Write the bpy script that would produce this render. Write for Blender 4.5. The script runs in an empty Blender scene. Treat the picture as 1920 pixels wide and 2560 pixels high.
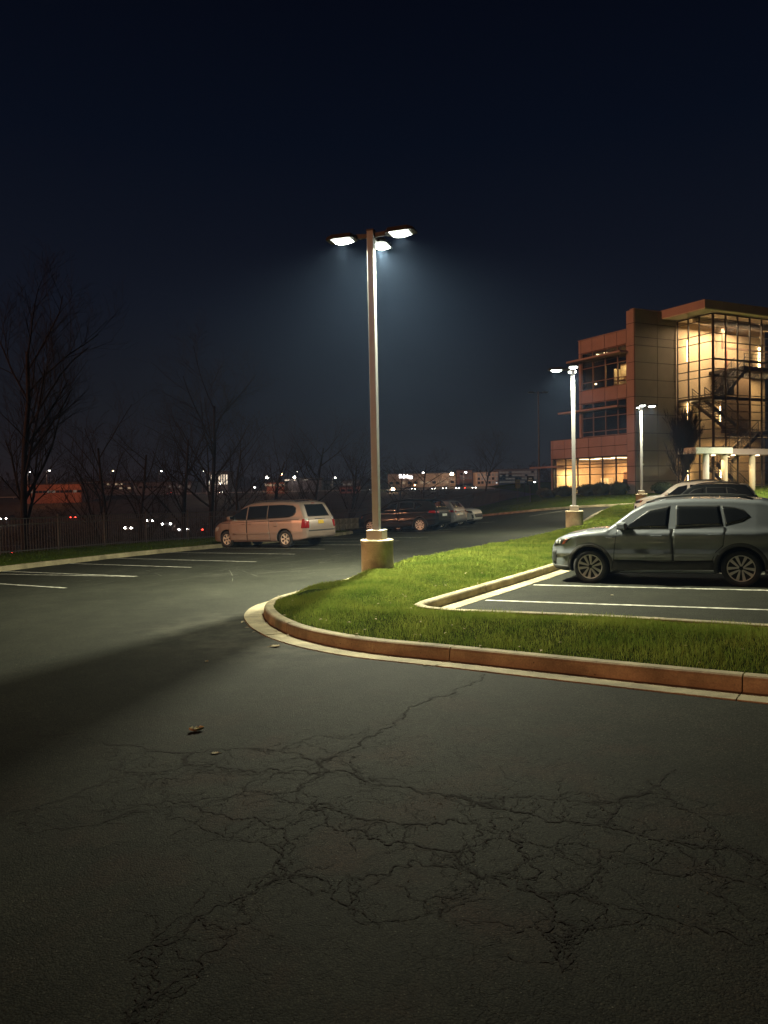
import bpy, bmesh, math, random
import numpy as np
from mathutils import Vector, Matrix, geometry
from mathutils.bvhtree import BVHTree
R = math.radians
rnd = random.Random(7)
nrg = np.random.default_rng(11)
S = bpy.context.scene
C = S.collection

# ---------------------------------------------------------------- camera
CAM_H = 1.9
cam = bpy.data.cameras.new('camera')
cam.sensor_fit = 'VERTICAL'; cam.sensor_height = 36.0
cam.lens = 36.0 * 1922.0 / 2560.0
cam.clip_start = 0.05; cam.clip_end = 5000
co = bpy.data.objects.new('camera', cam); C.objects.link(co)
P, RO = R(2.06), R(1.1)
fw = Vector((0, math.cos(P), -math.sin(P)))
rt0 = Vector((1, 0, 0)); up0 = rt0.cross(fw)
rt = rt0 * math.cos(RO) - up0 * math.sin(RO)
up = rt0 * math.sin(RO) + up0 * math.cos(RO)
m3 = Matrix((rt, up, -fw)).transposed()
co.matrix_world = Matrix.Translation((0, 0, CAM_H)) @ m3.to_4x4()
S.camera = co
# ---------------------------------------------------------------- night sky
w = bpy.data.worlds.new('World'); S.world = w; w.use_nodes = True
nt = w.node_tree; nt.nodes.clear()
SUN_AZ, SUN_EL = R(240), R(9)          # compass azimuth of the low sodium glow, behind and left
sky = nt.nodes.new('ShaderNodeTexSky'); sky.sky_type = 'NISHITA'; sky.sun_disc = False
sky.sun_elevation = R(-6); sky.sun_rotation = SUN_AZ
skb = nt.nodes.new('ShaderNodeBackground'); skb.inputs[1].default_value = 0.05
nt.links.new(sky.outputs[0], skb.inputs[0])
tc = nt.nodes.new('ShaderNodeTexCoord'); sx = nt.nodes.new('ShaderNodeSeparateXYZ')
nt.links.new(tc.outputs['Generated'], sx.inputs[0])
rp = nt.nodes.new('ShaderNodeValToRGB'); nt.links.new(sx.outputs[2], rp.inputs[0])
els = rp.color_ramp.elements
els[0].position = 0.0; els[0].color = (.0125, .0105, .0125, 1)
els[1].position = 1.0; els[1].color = (.0004, .0007, .0022, 1)
for pos, c in ((.10, (.0085, .0095, .0135, 1)), (.22, (.0058, .0080, .0150, 1)), (.40, (.0022, .0042, .0105, 1)), (.62, (.0008, .0016, .0050, 1))):
    e = els.new(pos); e.color = c
b2 = nt.nodes.new('ShaderNodeBackground'); nt.links.new(rp.outputs[0], b2.inputs[0]); b2.inputs[1].default_value = .95
ad = nt.nodes.new('ShaderNodeAddShader'); wo = nt.nodes.new('ShaderNodeOutputWorld')
nt.links.new(skb.outputs[0], ad.inputs[0]); nt.links.new(b2.outputs[0], ad.inputs[1]); nt.links.new(ad.outputs[0], wo.inputs[0])
# the one sun lamp: distant low sodium light
sl = bpy.data.lights.new('sodium_glow', 'SUN'); sl.energy = 1.05; sl.angle = R(1.2); sl.color = (1.0, .39, .18)
so = bpy.data.objects.new('sodium_glow', sl); C.objects.link(so)
sd = Vector((math.sin(SUN_AZ) * math.cos(SUN_EL), math.cos(SUN_AZ) * math.cos(SUN_EL), math.sin(SUN_EL)))
so.rotation_euler = sd.to_track_quat('Z', 'Y').to_euler()
so.location = (-30, -25, 12)
# ---------------------------------------------------------------- exposure
S.view_settings.view_transform = 'Standard'; S.view_settings.look = 'None'
S.view_settings.exposure = 0; S.view_settings.gamma = 1
S.render.engine = 'CYCLES'
S.cycles.use_denoising = True
S.cycles.max_bounces = 6; S.cycles.diffuse_bounces = 3; S.cycles.glossy_bounces = 3
S.cycles.transmission_bounces = 5; S.cycles.transparent_max_bounces = 12
S.cycles.sample_clamp_indirect = 4.0; S.cycles.caustics_reflective = False; S.cycles.caustics_refractive = False
S.cycles.use_light_tree = True

# ================================================================ helpers
MATS = {}
def nodes(name):
    m = bpy.data.materials.new(name); m.use_nodes = True; MATS[name] = m
    return m, m.node_tree, m.node_tree.nodes['Principled BSDF']
def mat(name, col, rough=.6, metal=0., var=.12, scale=6., bump=.0, bscale=60., emit=None, es=0., coat=0., spec=None, alpha=None, trans=0., ior=None):
    m, t, b = nodes(name)
    b.inputs['Roughness'].default_value = rough; b.inputs['Metallic'].default_value = metal
    b.inputs['Base Color'].default_value = (*col, 1)
    if coat: b.inputs['Coat Weight'].default_value = coat; b.inputs['Coat Roughness'].default_value = .04
    if spec is not None: b.inputs['Specular IOR Level'].default_value = spec
    if trans: b.inputs['Transmission Weight'].default_value = trans
    if ior: b.inputs['IOR'].default_value = ior
    if emit: b.inputs['Emission Color'].default_value = (*emit, 1); b.inputs['Emission Strength'].default_value = es
    if var or bump:
        c = t.nodes.new('ShaderNodeTexCoord')
    if var:
        n = t.nodes.new('ShaderNodeTexNoise'); n.inputs['Scale'].default_value = scale; n.inputs['Detail'].default_value = 6
        t.links.new(c.outputs['Object'], n.inputs['Vector'])
        mr = t.nodes.new('ShaderNodeMapRange'); mr.inputs['From Min'].default_value = .3; mr.inputs['From Max'].default_value = .7
        mr.inputs['To Min'].default_value = 1 - var; mr.inputs['To Max'].default_value = 1 + var
        t.links.new(n.outputs['Fac'], mr.inputs['Value'])
        mx = t.nodes.new('ShaderNodeVectorMath'); mx.operation = 'SCALE'; mx.inputs[0].default_value = col
        t.links.new(mr.outputs[0], mx.inputs['Scale']); t.links.new(mx.outputs[0], b.inputs['Base Color'])
    if bump:
        n2 = t.nodes.new('ShaderNodeTexNoise'); n2.inputs['Scale'].default_value = bscale; n2.inputs['Detail'].default_value = 8
        t.links.new(c.outputs['Object'], n2.inputs['Vector'])
        bp = t.nodes.new('ShaderNodeBump'); bp.inputs['Strength'].default_value = bump; bp.inputs['Distance'].default_value = .02
        t.links.new(n2.outputs['Fac'], bp.inputs['Height']); t.links.new(bp.outputs[0], b.inputs['Normal'])
    return m
def emis(name, col, s):
    m, t, b = nodes(name)
    b.inputs['Base Color'].default_value = (.05, .05, .05, 1)
    b.inputs['Emission Color'].default_value = (*col, 1); b.inputs['Emission Strength'].default_value = s
    return m

def me(name, v, f, m, smooth=False, idx=None):
    d = bpy.data.meshes.new(name)
    if isinstance(v, np.ndarray): v = v.tolist()
    d.from_pydata(v, [], f)
    ms = m if isinstance(m, (list, tuple)) else [m]
    for k in ms: d.materials.append(k)
    if idx is not None: d.polygons.foreach_set('material_index', idx)
    if smooth: d.polygons.foreach_set('use_smooth', [True] * len(d.polygons))
    d.update()
    return d
def lk(name, d, parent=None, label=None, cat=None, group=None, kind=None, loc=None, rz=None):
    o = bpy.data.objects.new(name, d); C.objects.link(o)
    if parent is not None: o.parent = parent
    if label: o['label'] = label
    if cat: o['category'] = cat
    if group: o['group'] = group
    if kind: o['kind'] = kind
    if loc is not None: o.location = loc
    if rz is not None: o.rotation_euler = (0, 0, rz)
    return o
class MB:
    def __init__(s): s.v = []; s.f = []
    def add(s, v, f):
        n = len(s.v); s.v += [tuple(p) for p in v]; s.f += [tuple(i + n for i in q) for q in f]; return s
    def box(s, c, d, rz=0., M=None):
        x, y, z = d[0] / 2, d[1] / 2, d[2] / 2
        vs = [Vector((a * x, b * y, e * z)) for a in (-1, 1) for b in (-1, 1) for e in (-1, 1)]
        if M is None: M = Matrix.Rotation(rz, 3, 'Z')
        vs = [M @ p + Vector(c) for p in vs]
        return s.add(vs, [(0, 1, 3, 2), (4, 6, 7, 5), (0, 4, 5, 1), (2, 3, 7, 6), (0, 2, 6, 4), (1, 5, 7, 3)])
    def bar(s, a, b, wd, hd=None):
        a, b = Vector(a), Vector(b); d = (b - a)
        if d.length < 1e-6: return s
        q = d.to_track_quat('X', 'Z').to_matrix()
        return s.box((a + b) / 2, (d.length, wd, hd or wd), M=q)
    def tube(s, pts, rs, n=8, cap=True):
        pts = [Vector(p) for p in pts]
        if not hasattr(rs, '__len__'): rs = [rs] * len(pts)
        vs = []; fs = []
        for i, p in enumerate(pts):
            d = (pts[min(i + 1, len(pts) - 1)] - pts[max(i - 1, 0)]).normalized()
            a = d.orthogonal().normalized() if i == 0 else (pa - d * pa.dot(d)).normalized()
            pa = a; b = d.cross(a)
            for k in range(n):
                t = 2 * math.pi * k / n; vs.append(p + (a * math.cos(t) + b * math.sin(t)) * rs[i])
        for i in range(len(pts) - 1):
            for k in range(n):
                k2 = (k + 1) % n; fs.append((i * n + k, i * n + k2, (i + 1) * n + k2, (i + 1) * n + k))
        if cap: fs.append(tuple(range(n))[::-1]); fs.append(tuple((len(pts) - 1) * n + k for k in range(n)))
        return s.add(vs, fs)
    def lathe(s, prof, n=24, M=None, cap=True):
        vs = []; fs = []
        for r, z in prof:
            for k in range(n):
                t = 2 * math.pi * k / n; vs.append(Vector((r * math.cos(t), r * math.sin(t), z)))
        for i in range(len(prof) - 1):
            for k in range(n):
                k2 = (k + 1) % n; fs.append((i * n + k, i * n + k2, (i + 1) * n + k2, (i + 1) * n + k))
        if cap and prof[0][0] > 1e-5: fs.append(tuple(range(n))[::-1])
        if cap and prof[-1][0] > 1e-5: fs.append(tuple((len(prof) - 1) * n + k for k in range(n)))
        if M is not None: vs = [M @ p for p in vs]
        return s.add(vs, fs)
    def ell(s, c, r, n=10, jit=0):
        vs = []; fs = []
        m = n // 2 + 1
        for i in range(m + 1):
            ph = math.pi * i / m
            for k in range(n):
                t = 2 * math.pi * k / n
                j = 1 + rnd.uniform(-jit, jit)
                vs.append((c[0] + r[0] * math.sin(ph) * math.cos(t) * j, c[1] + r[1] * math.sin(ph) * math.sin(t) * j, c[2] + r[2] * math.cos(ph) * j))
        for i in range(m):
            for k in range(n):
                k2 = (k + 1) % n; fs.append((i * n + k, (i + 1) * n + k, (i + 1) * n + k2, i * n + k2))
        return s.add(vs, fs)
    def build(s, name, m, parent=None, smooth=False, bevel=0, **kw):
        d = me(name, s.v, s.f, m, smooth)
        o = lk(name, d, parent, **kw)
        if bevel:
            md = o.modifiers.new('edge', 'BEVEL'); md.width = bevel; md.segments = 2; md.limit_method = 'ANGLE'
        return o
def thing(name, label, cat, loc=(0, 0, 0), rz=0., group=None, kind=None):
    o = lk(name, None, None, label, cat, group, kind, loc, rz); o.empty_display_size = .3
    return o
def copy_tree(o, parent=None, top=True):
    c = o.copy(); C.objects.link(c); c.parent = parent
    if parent is not None: c.matrix_parent_inverse = o.matrix_parent_inverse
    for ch in list(o.children): copy_tree(ch, c)
    return c

def gz(x, y):
    t = max(0., y - 28.); d = t * t / (t + 6.)
    return -.012 * y + .018 * x + .028 * math.tanh((x - 9) / 6) * d
def ss(a, b, x):
    t = min(1, max(0, (x - a) / (b - a))); return t * t * (3 - 2 * t)

# ================================================================ materials
def asphalt_material():
    m, t, b = nodes('asphalt'); N = t.nodes.new; L = t.links.new
    tc = N('ShaderNodeTexCoord'); P0 = tc.outputs['Object']
    def noise(sc, det=6, vec=P0, dist=0, rough=.55):
        n = N('ShaderNodeTexNoise'); n.inputs['Scale'].default_value = sc; n.inputs['Detail'].default_value = det
        n.inputs['Distortion'].default_value = dist; n.inputs['Roughness'].default_value = rough; L(vec, n.inputs['Vector']); return n.outputs['Fac']
    def rng(s, a, b_, c, d, cl=True):
        n = N('ShaderNodeMapRange'); n.clamp = cl
        for k, v in zip(('From Min', 'From Max', 'To Min', 'To Max'), (a, b_, c, d)): n.inputs[k].default_value = v
        L(s, n.inputs['Value']); return n.outputs[0]
    def mth(op, a, b_):
        n = N('ShaderNodeMath'); n.operation = op
        for i, v in enumerate((a, b_)):
            if isinstance(v, (int, float)): n.inputs[i].default_value = v
            else: L(v, n.inputs[i])
        return n.outputs[0]
    def mixc(f, a, b_):
        n = N('ShaderNodeMix'); n.data_type = 'RGBA'
        if isinstance(f, float): n.inputs[0].default_value = f
        else: L(f, n.inputs[0])
        for i, v in ((6, a), (7, b_)):
            if isinstance(v, tuple): n.inputs[i].default_value = (*v, 1)
            else: L(v, n.inputs[i])
        return n.outputs[2]
    def mapping(rz, sc):
        n = N('ShaderNodeMapping'); n.inputs['Rotation'].default_value = (0, 0, rz); n.inputs['Scale'].default_value = sc
        L(P0, n.inputs['Vector']); return n.outputs[0]
    big = rng(noise(.35, 5), .3, .7, 0, 1)
    col = mixc(big, (.013, .0142, .0100), (.0255, .0270, .0190))
    med = rng(noise(2.3, 8, rough=.7), .42, .68, 0, .55)
    col = mixc(med, col, (.037, .038, .027))
    # reddish dusty patches round the broken area
    dx = N('ShaderNodeVectorMath'); dx.operation = 'DISTANCE'; L(P0, dx.inputs[0]); dx.inputs[1].default_value = (.2, 4.6, -.05)
    near = rng(dx.outputs['Value'], 1.0, 3.4, 1, 0)
    red = mth('MULTIPLY', rng(noise(1.7, 6), .5, .66, 0, .55), near)
    col = mixc(red, col, (.045, .021, .013))
    # aggregate
    vo = N('ShaderNodeTexVoronoi'); vo.inputs['Scale'].default_value = 95; L(P0, vo.inputs['Vector'])
    sv = N('ShaderNodeSeparateColor'); L(vo.outputs['Color'], sv.inputs[0]); sp = mth('MULTIPLY', rng(sv.outputs[0], 0, 1, .5, 1.55), rng(vo.outputs['Distance'], .0, .6, 1.25, .65))
    fine = rng(noise(160, 3, rough=.8), .3, .7, .45, 1.6)
    k = mth('MULTIPLY', sp, fine)
    sc = N('ShaderNodeVectorMath'); sc.operation = 'SCALE'; L(col, sc.inputs[0]); L(k, sc.inputs['Scale']); col = sc.outputs[0]
    # hairline alligator cracking
    wv = N('ShaderNodeVectorMath'); wv.operation = 'ADD'
    nn = N('ShaderNodeTexNoise'); nn.inputs['Scale'].default_value = 3.5; nn.inputs['Detail'].default_value = 6; L(P0, nn.inputs['Vector'])
    ns = N('ShaderNodeVectorMath'); ns.operation = 'SCALE'; ns.inputs['Scale'].default_value = .45; L(nn.outputs['Color'], ns.inputs[0])
    L(P0, wv.inputs[0]); L(ns.outputs[0], wv.inputs[1])
    cm = None
    for scl, wd in ((2.9, .011), (7.5, .020)):
        v2 = N('ShaderNodeTexVoronoi'); v2.feature = 'DISTANCE_TO_EDGE'; v2.inputs['Scale'].default_value = scl; L(wv.outputs[0], v2.inputs['Vector'])
        c1 = rng(v2.outputs['Distance'], 0, wd, 1, 0)
        c1 = mth('MULTIPLY', c1, rng(noise(1.1 * scl, 3), .42, .54, 0, 1))
        cm = c1 if cm is None else mth('MAXIMUM', cm, c1)
    cm = mth('MULTIPLY', cm, rng(dx.outputs['Value'], 1.3, 3.2, 1, 0))
    vs_ = N('ShaderNodeTexVoronoi'); vs_.inputs['Scale'].default_value = 42; L(P0, vs_.inputs['Vector'])
    stone = mth('MULTIPLY', rng(vs_.outputs['Distance'], .10, .20, 1, 0), rng(noise(30, 2), .5, .6, 0, .8))
    col = mixc(stone, col, (.13, .125, .10))
    col = mixc(cm, col, (.006, .005, .004))
    # plough scratches and tyre scuffs, pale, farther up the lot
    sxyz = N('ShaderNodeSeparateXYZ'); L(P0, sxyz.inputs[0])
    far = rng(sxyz.outputs[1], 10.5, 14., 0, 1)
    sc_all = None
    for rz, s_ in ((R(-24), (.22, 5., 1)), (R(8), (.16, 4.2, 1)), (R(-48), (.25, 6., 1)), (R(35), (.2, 5.5, 1))):
        vec = mapping(rz, s_)
        q = noise(1.6, 2, vec, dist=.6)
        line = rng(mth('ABSOLUTE', mth('SUBTRACT', q, .5), 0), 0, .012, 1, 0)
        line = mth('MULTIPLY', line, rng(noise(.6, 4, mapping(rz * 1.7, (1, 1, 1))), .5, .66, 0, .8))
        sc_all = line if sc_all is None else mth('MAXIMUM', sc_all, line)
    sc_all = mth('MULTIPLY', mth('MULTIPLY', sc_all, far), rng(noise(9, 3), .35, .6, .25, 1))
    col = mixc(sc_all, col, (.07, .068, .055))
    # dust washed along the island nose
    dn = N('ShaderNodeVectorMath'); dn.operation = 'DISTANCE'; L(P0, dn.inputs[0]); dn.inputs[1].default_value = (-1.0, 11.2, -.1)
    dust = mth('MULTIPLY', rng(dn.outputs['Value'], 1.6, 2.9, .5, 0), rng(noise(3, 6), .4, .65, 0, 1))
    col = mixc(dust, col, (.085, .08, .06))
    L(col, b.inputs['Base Color'])
    b.inputs['Roughness'].default_value = .80; b.inputs['Specular IOR Level'].default_value = .14
    h = mth('ADD', mth('ADD', mth('MULTIPLY', vo.outputs['Distance'], -.7), mth('MULTIPLY', sv.outputs[1], .5)), mth('MULTIPLY', noise(130, 4, rough=.8), .5))
    h = mth('SUBTRACT', h, mth('MULTIPLY', cm, .8))
    bp = N('ShaderNodeBump'); bp.inputs['Strength'].default_value = .7; bp.inputs['Distance'].default_value = .0045
    L(h, bp.inputs['Height']); L(bp.outputs[0], b.inputs['Normal'])
    return m
def concrete_material(name, col, stain, s=1.0):
    m, t, b = nodes(name); N = t.nodes.new; L = t.links.new
    tc = N('ShaderNodeTexCoord'); P0 = tc.outputs['Object']
    n1 = N('ShaderNodeTexNoise'); n1.inputs['Scale'].default_value = 2.2 * s; n1.inputs['Detail'].default_value = 9; n1.inputs['Roughness'].default_value = .68; L(P0, n1.inputs['Vector'])
    n2 = N('ShaderNodeTexNoise'); n2.inputs['Scale'].default_value = 60 * s; n2.inputs['Detail'].default_value = 4; L(P0, n2.inputs['Vector'])
    v = N('ShaderNodeTexVoronoi'); v.inputs['Scale'].default_value = 9 * s; L(P0, v.inputs['Vector'])
    r1 = N('ShaderNodeMapRange'); r1.inputs['From Min'].default_value = .36; r1.inputs['From Max'].default_value = .68; L(n1.outputs['Fac'], r1.inputs['Value'])
    mx = N('ShaderNodeMix'); mx.data_type = 'RGBA'; L(r1.outputs[0], mx.inputs[0]); mx.inputs[6].default_value = (*col, 1); mx.inputs[7].default_value = (*stain, 1)
    r2 = N('ShaderNodeMapRange'); r2.inputs['From Min'].default_value = .3; r2.inputs['From Max'].default_value = .7; r2.inputs['To Min'].default_value = .82; r2.inputs['To Max'].default_value = 1.15; L(n2.outputs['Fac'], r2.inputs['Value'])
    pit = N('ShaderNodeMapRange'); pit.inputs['From Min'].default_value = .04; pit.inputs['From Max'].default_value = .10; pit.inputs['To Min'].default_value = .35; pit.inputs['To Max'].default_value = 1; L(v.outputs['Distance'], pit.inputs['Value'])
    mm = N('ShaderNodeMath'); mm.operation = 'MULTIPLY'; L(r2.outputs[0], mm.inputs[0]); L(pit.outputs[0], mm.inputs[1])
    sc = N('ShaderNodeVectorMath'); sc.operation = 'SCALE'; L(mx.outputs[2], sc.inputs[0]); L(mm.outputs[0], sc.inputs['Scale'])
    n4 = N('ShaderNodeTexNoise'); n4.inputs['Scale'].default_value = 1.3; n4.inputs['Detail'].default_value = 7; n4.inputs['Roughness'].default_value = .6; L(P0, n4.inputs['Vector'])
    r4 = N('ShaderNodeMapRange'); r4.inputs['From Min'].default_value = .42; r4.inputs['From Max'].default_value = .62; r4.inputs['To Min'].default_value = 1.06; r4.inputs['To Max'].default_value = .62; L(n4.outputs['Fac'], r4.inputs['Value'])
    s4 = N('ShaderNodeVectorMath'); s4.operation = 'SCALE'; L(sc.outputs[0], s4.inputs[0]); L(r4.outputs[0], s4.inputs['Scale'])
    L(s4.outputs[0], b.inputs['Base Color']); b.inputs['Roughness'].default_value = .88
    bp = N('ShaderNodeBump'); bp.inputs['Strength'].default_value = .45; bp.inputs['Distance'].default_value = .006
    ah = N('ShaderNodeMath'); ah.operation = 'ADD'; L(n2.outputs['Fac'], ah.inputs[0]); L(pit.outputs[0], ah.inputs[1])
    L(ah.outputs[0], bp.inputs['Height']); L(bp.outputs[0], b.inputs['Normal'])
    return m
def grass_material(name, a, b_, c, sc=1.4):
    m, t, bs = nodes(name); N = t.nodes.new; L = t.links.new
    tc = N('ShaderNodeTexCoord')
    n = N('ShaderNodeTexNoise'); n.inputs['Scale'].default_value = sc; n.inputs['Detail'].default_value = 5; L(tc.outputs['Object'], n.inputs['Vector'])
    n2 = N('ShaderNodeTexNoise'); n2.inputs['Scale'].default_value = 45; n2.inputs['Detail'].default_value = 2; L(tc.outputs['Object'], n2.inputs['Vector'])
    rp = N('ShaderNodeValToRGB'); e = rp.color_ramp.elements
    e[0].position = .3; e[0].color = (*a, 1); e[1].position = .62; e[1].color = (*b_, 1)
    L(n.outputs['Fac'], rp.inputs[0])
    r2 = N('ShaderNodeMapRange'); r2.inputs['From Min'].default_value = .55; r2.inputs['From Max'].default_value = .7; r2.inputs['To Max'].default_value = .75; L(n2.outputs['Fac'], r2.inputs['Value'])
    mx = N('ShaderNodeMix'); mx.data_type = 'RGBA'; L(r2.outputs[0], mx.inputs[0]); L(rp.outputs[0], mx.inputs[6]); mx.inputs[7].default_value = (*c, 1)
    L(mx.outputs[2], bs.inputs['Base Color']); bs.inputs['Roughness'].default_value = 1; bs.inputs['Specular IOR Level'].default_value = 0
    tl = N('ShaderNodeBsdfTranslucent'); L(mx.outputs[2], tl.inputs[0]); ms = N('ShaderNodeMixShader'); ms.inputs[0].default_value = .38; L(bs.outputs[0], ms.inputs[1]); L(tl.outputs[0], ms.inputs[2]); L(ms.outputs[0], t.nodes['Material Output'].inputs[0])
    return m
M_ASPH = asphalt_material()
M_CONC = concrete_material('kerb_concrete', (.40, .34, .205), (.21, .175, .105))
M_BASE = concrete_material('pier_concrete', (.50, .42, .28), (.38, .31, .20), 1.3)
M_GRASS = grass_material('grass_blades', (.090, .150, .020), (.200, .245, .042), (.28, .26, .08))
M_GRASSD = grass_material('verge_grass', (.060, .105, .014), (.10, .14, .022), (.18, .16, .07), .8)
M_SOIL = mat('thatch_soil', (.020, .028, .008), .95, var=.4, scale=9, bump=.8, bscale=40, spec=0.)
M_EARTH = mat('dark_earth', (.042, .040, .026), .95, var=.45, scale=.25, bump=.5, bscale=3)
M_PAINT = mat('white_road_paint', (.40, .39, .33), .8, var=.5, scale=9)
M_CRACK = mat('crack_dark', (.008, .006, .005), 1., var=.3, scale=20)
M_POLE = mat('pole_grey_paint', (.33, .335, .34), .42, var=.05, scale=3, bump=.03)
M_HEAD = mat('lamp_housing_bronze', (.05, .045, .04), .4, metal=.3, var=.05)
M_LENS = emis('lamp_lens', (.93, 1.0, .86), 14)
M_BLACK = mat('black_metal_fence', (.085, .08, .075), .5, var=.2, scale=8)
M_BARK = mat('bark', (.026, .020, .016), .95, var=.35, scale=12, bump=.6, bscale=30)
M_TWIG = mat('twig_bark', (.020, .016, .014), .95, var=.2)
M_BUSH = mat('shrub_leaves', (.030, .045, .016), .8, var=.35, scale=20)
M_BUSHG = mat('shrub_leaves_olive', (.085, .085, .022), .8, var=.3, scale=20)

CRACKS = [
 [(1.0,7.87),(0.89,7.56),(0.65,7.18),(0.44,7.05),(0.28,6.85),(0.13,6.54),(0.04,6.28),(-0.1,5.99),(-0.28,5.7),(-0.42,5.5),(-0.49,5.38)],
 [(-3.18,6.55),(-2.95,6.39),(-2.72,6.3),(-2.37,6.08),(-2.11,5.97),(-1.85,5.84),(-1.5,5.61),(-1.24,5.49),(-0.97,5.32),(-0.77,5.24),(-0.44,5.16),(-0.22,5.11),(-0.03,4.95),(0.17,4.83),(0.34,4.73),(0.52,4.6),(0.66,4.51),(0.83,4.42),(1.0,4.31),(1.18,4.22),(1.35,4.1),(1.49,4.02),(1.67,3.91),(1.87,3.75)],
 [(-2.27,6.07),(-2.09,5.88),(-1.95,5.56),(-1.87,5.37)],
 [(-1.53,5.72),(-1.34,5.82),(-1.06,5.79),(-0.8,5.69),(-0.64,5.54),(-0.49,5.38),(-0.43,5.18)],
 [(0.55,4.65),(0.71,4.68),(0.88,4.69),(1.04,4.62),(1.19,4.56),(1.35,4.52)],
 [(1.83,4.99),(1.66,4.77),(1.5,4.63),(1.37,4.54),(1.29,4.38),(1.22,4.23)],
 [(1.62,4.71),(1.69,4.54),(1.73,4.37),(1.76,4.18),(1.76,4.01),(1.76,3.91)],
 [(0.52,4.6),(0.47,4.33),(0.42,4.04),(0.37,3.84)],
 [(-1.18,4.7),(-1.01,4.58),(-0.78,4.5),(-0.62,4.36),(-0.56,4.18),(-0.57,4.01),(-0.55,3.79)],
 [(-0.55,3.79),(-0.38,3.78),(-0.28,3.61),(-0.2,3.48),(-0.17,3.4)],
 [(-0.55,3.79),(-0.64,3.68),(-0.76,3.56),(-0.9,3.45),(-1.03,3.24),(-1.11,3.12)],
 [(-0.62,3.4),(-0.7,3.29),(-0.77,3.07),(-0.88,2.93),(-0.95,2.8),(-0.98,2.74)],
 [(-0.51,4.61),(-0.38,4.4),(-0.22,4.32),(-0.11,4.17),(0.07,4.12),(0.21,4.03),(0.38,3.98)],
 [(-0.35,4.66),(-0.23,4.51),(-0.03,4.4),(0.15,4.34),(0.47,4.33)],
 [(0.58,4.38),(0.66,4.19),(0.72,4.07),(0.7,3.86),(0.64,3.68),(0.68,3.54),(0.73,3.46),(0.71,3.31),(0.64,3.22),(0.69,3.14),(0.67,3.01),(0.66,2.94)],
 [(-0.22,3.76),(0.01,3.82),(0.2,3.85),(0.34,3.79),(0.44,3.69),(0.64,3.69)],
 [(0.72,4.13),(0.87,4.0),(1.08,3.88),(1.28,3.77),(1.49,3.71),(1.59,3.63),(1.74,3.49)],
 [(0.75,3.5),(0.88,3.55),(0.99,3.7),(1.03,3.79)],
 [(0.68,3.22),(0.8,3.21),(0.89,3.26)],
 [(-2.46,4.78),(-2.23,4.8),(-2.07,4.97),(-1.97,5.2),(-1.75,5.31),(-1.46,5.46)],
 [(-1.73,4.72),(-1.58,4.77),(-1.29,4.78),(-1.01,4.85),(-0.72,4.86),(-0.55,4.98),(-0.5,5.14)],
 [(-2.1,4.39),(-1.89,4.46),(-1.72,4.51),(-1.56,4.7)],
 [(-1.52,5.08),(-1.54,5.24),(-1.35,5.27),(-1.22,5.39)],
 [(-1.06,5.28),(-0.94,4.98),(-0.71,4.84)],
 [(-0.6,4.91),(-0.49,4.68),(-0.32,4.62)],
 [(-1.33,4.72),(-1.15,4.46),(-0.95,4.3),(-0.75,4.19),(-0.57,4.01)],
 [(0.18,3.46),(0.22,3.4),(0.23,3.34)],
 [(-1.05,3.25),(-0.96,3.08),(-0.93,2.9),(-0.98,2.74)],
 [(0.8,3.54),(0.96,3.44),(1.14,3.34),(1.3,3.23),(1.5,3.08)],
 [(-0.37,5.54),(-0.26,5.34),(-0.2,5.11)],
 [(-0.83,5.69),(-0.68,5.89),(-0.55,6.04)],
]

# ================================================================ the ground
def smooth_path(p, step=.3):
    p = [np.array(q, float) for q in p]
    out = []
    for i in range(len(p) - 1):
        a = p[max(i - 1, 0)]; b = p[i]; c = p[i + 1]; d = p[min(i + 2, len(p) - 1)]
        n = max(2, int(np.linalg.norm(c - b) / step))
        for k in range(n):
            t = k / n
            out.append(.5 * ((2 * b) + (c - a) * t + (2 * a - 5 * b + 4 * c - d) * t * t + (3 * b - 3 * c + d - a) * t ** 3))
    out.append(p[-1]); return np.array(out)
def normals(P):
    T = np.gradient(P, axis=0); T /= np.linalg.norm(T, axis=1)[:, None] + 1e-9
    return np.stack([-T[:, 1], T[:, 0]], 1)          # left of the direction of travel
def offset(P, d): return P + normals(P) * d
def inside(poly, X, Y):
    r = np.zeros(X.shape, bool); n = len(poly); j = n - 1
    for i in range(n):
        xi, yi = poly[i]; xj, yj = poly[j]
        c = ((yi > Y) != (yj > Y)) & (X < (xj - xi) * (Y - yi) / (yj - yi + 1e-12) + xi)
        r ^= c; j = i
    return r
def edge_dist(poly, X, Y):
    d = np.full(X.shape, 1e9); n = len(poly)
    for i in range(n):
        a = poly[i]; b = poly[(i + 1) % n]; v = b - a; L2 = v @ v + 1e-12
        t = np.clip(((X - a[0]) * v[0] + (Y - a[1]) * v[1]) / L2, 0, 1)
        d = np.minimum(d, np.hypot(X - a[0] - t * v[0], Y - a[1] - t * v[1]))
    return d
def gza(X, Y):
    t = np.maximum(0, Y - 28.); return -.012 * Y + .018 * X + .028 * np.tanh((X - 9) / 6) * t * t / (t + 6.)
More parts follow.
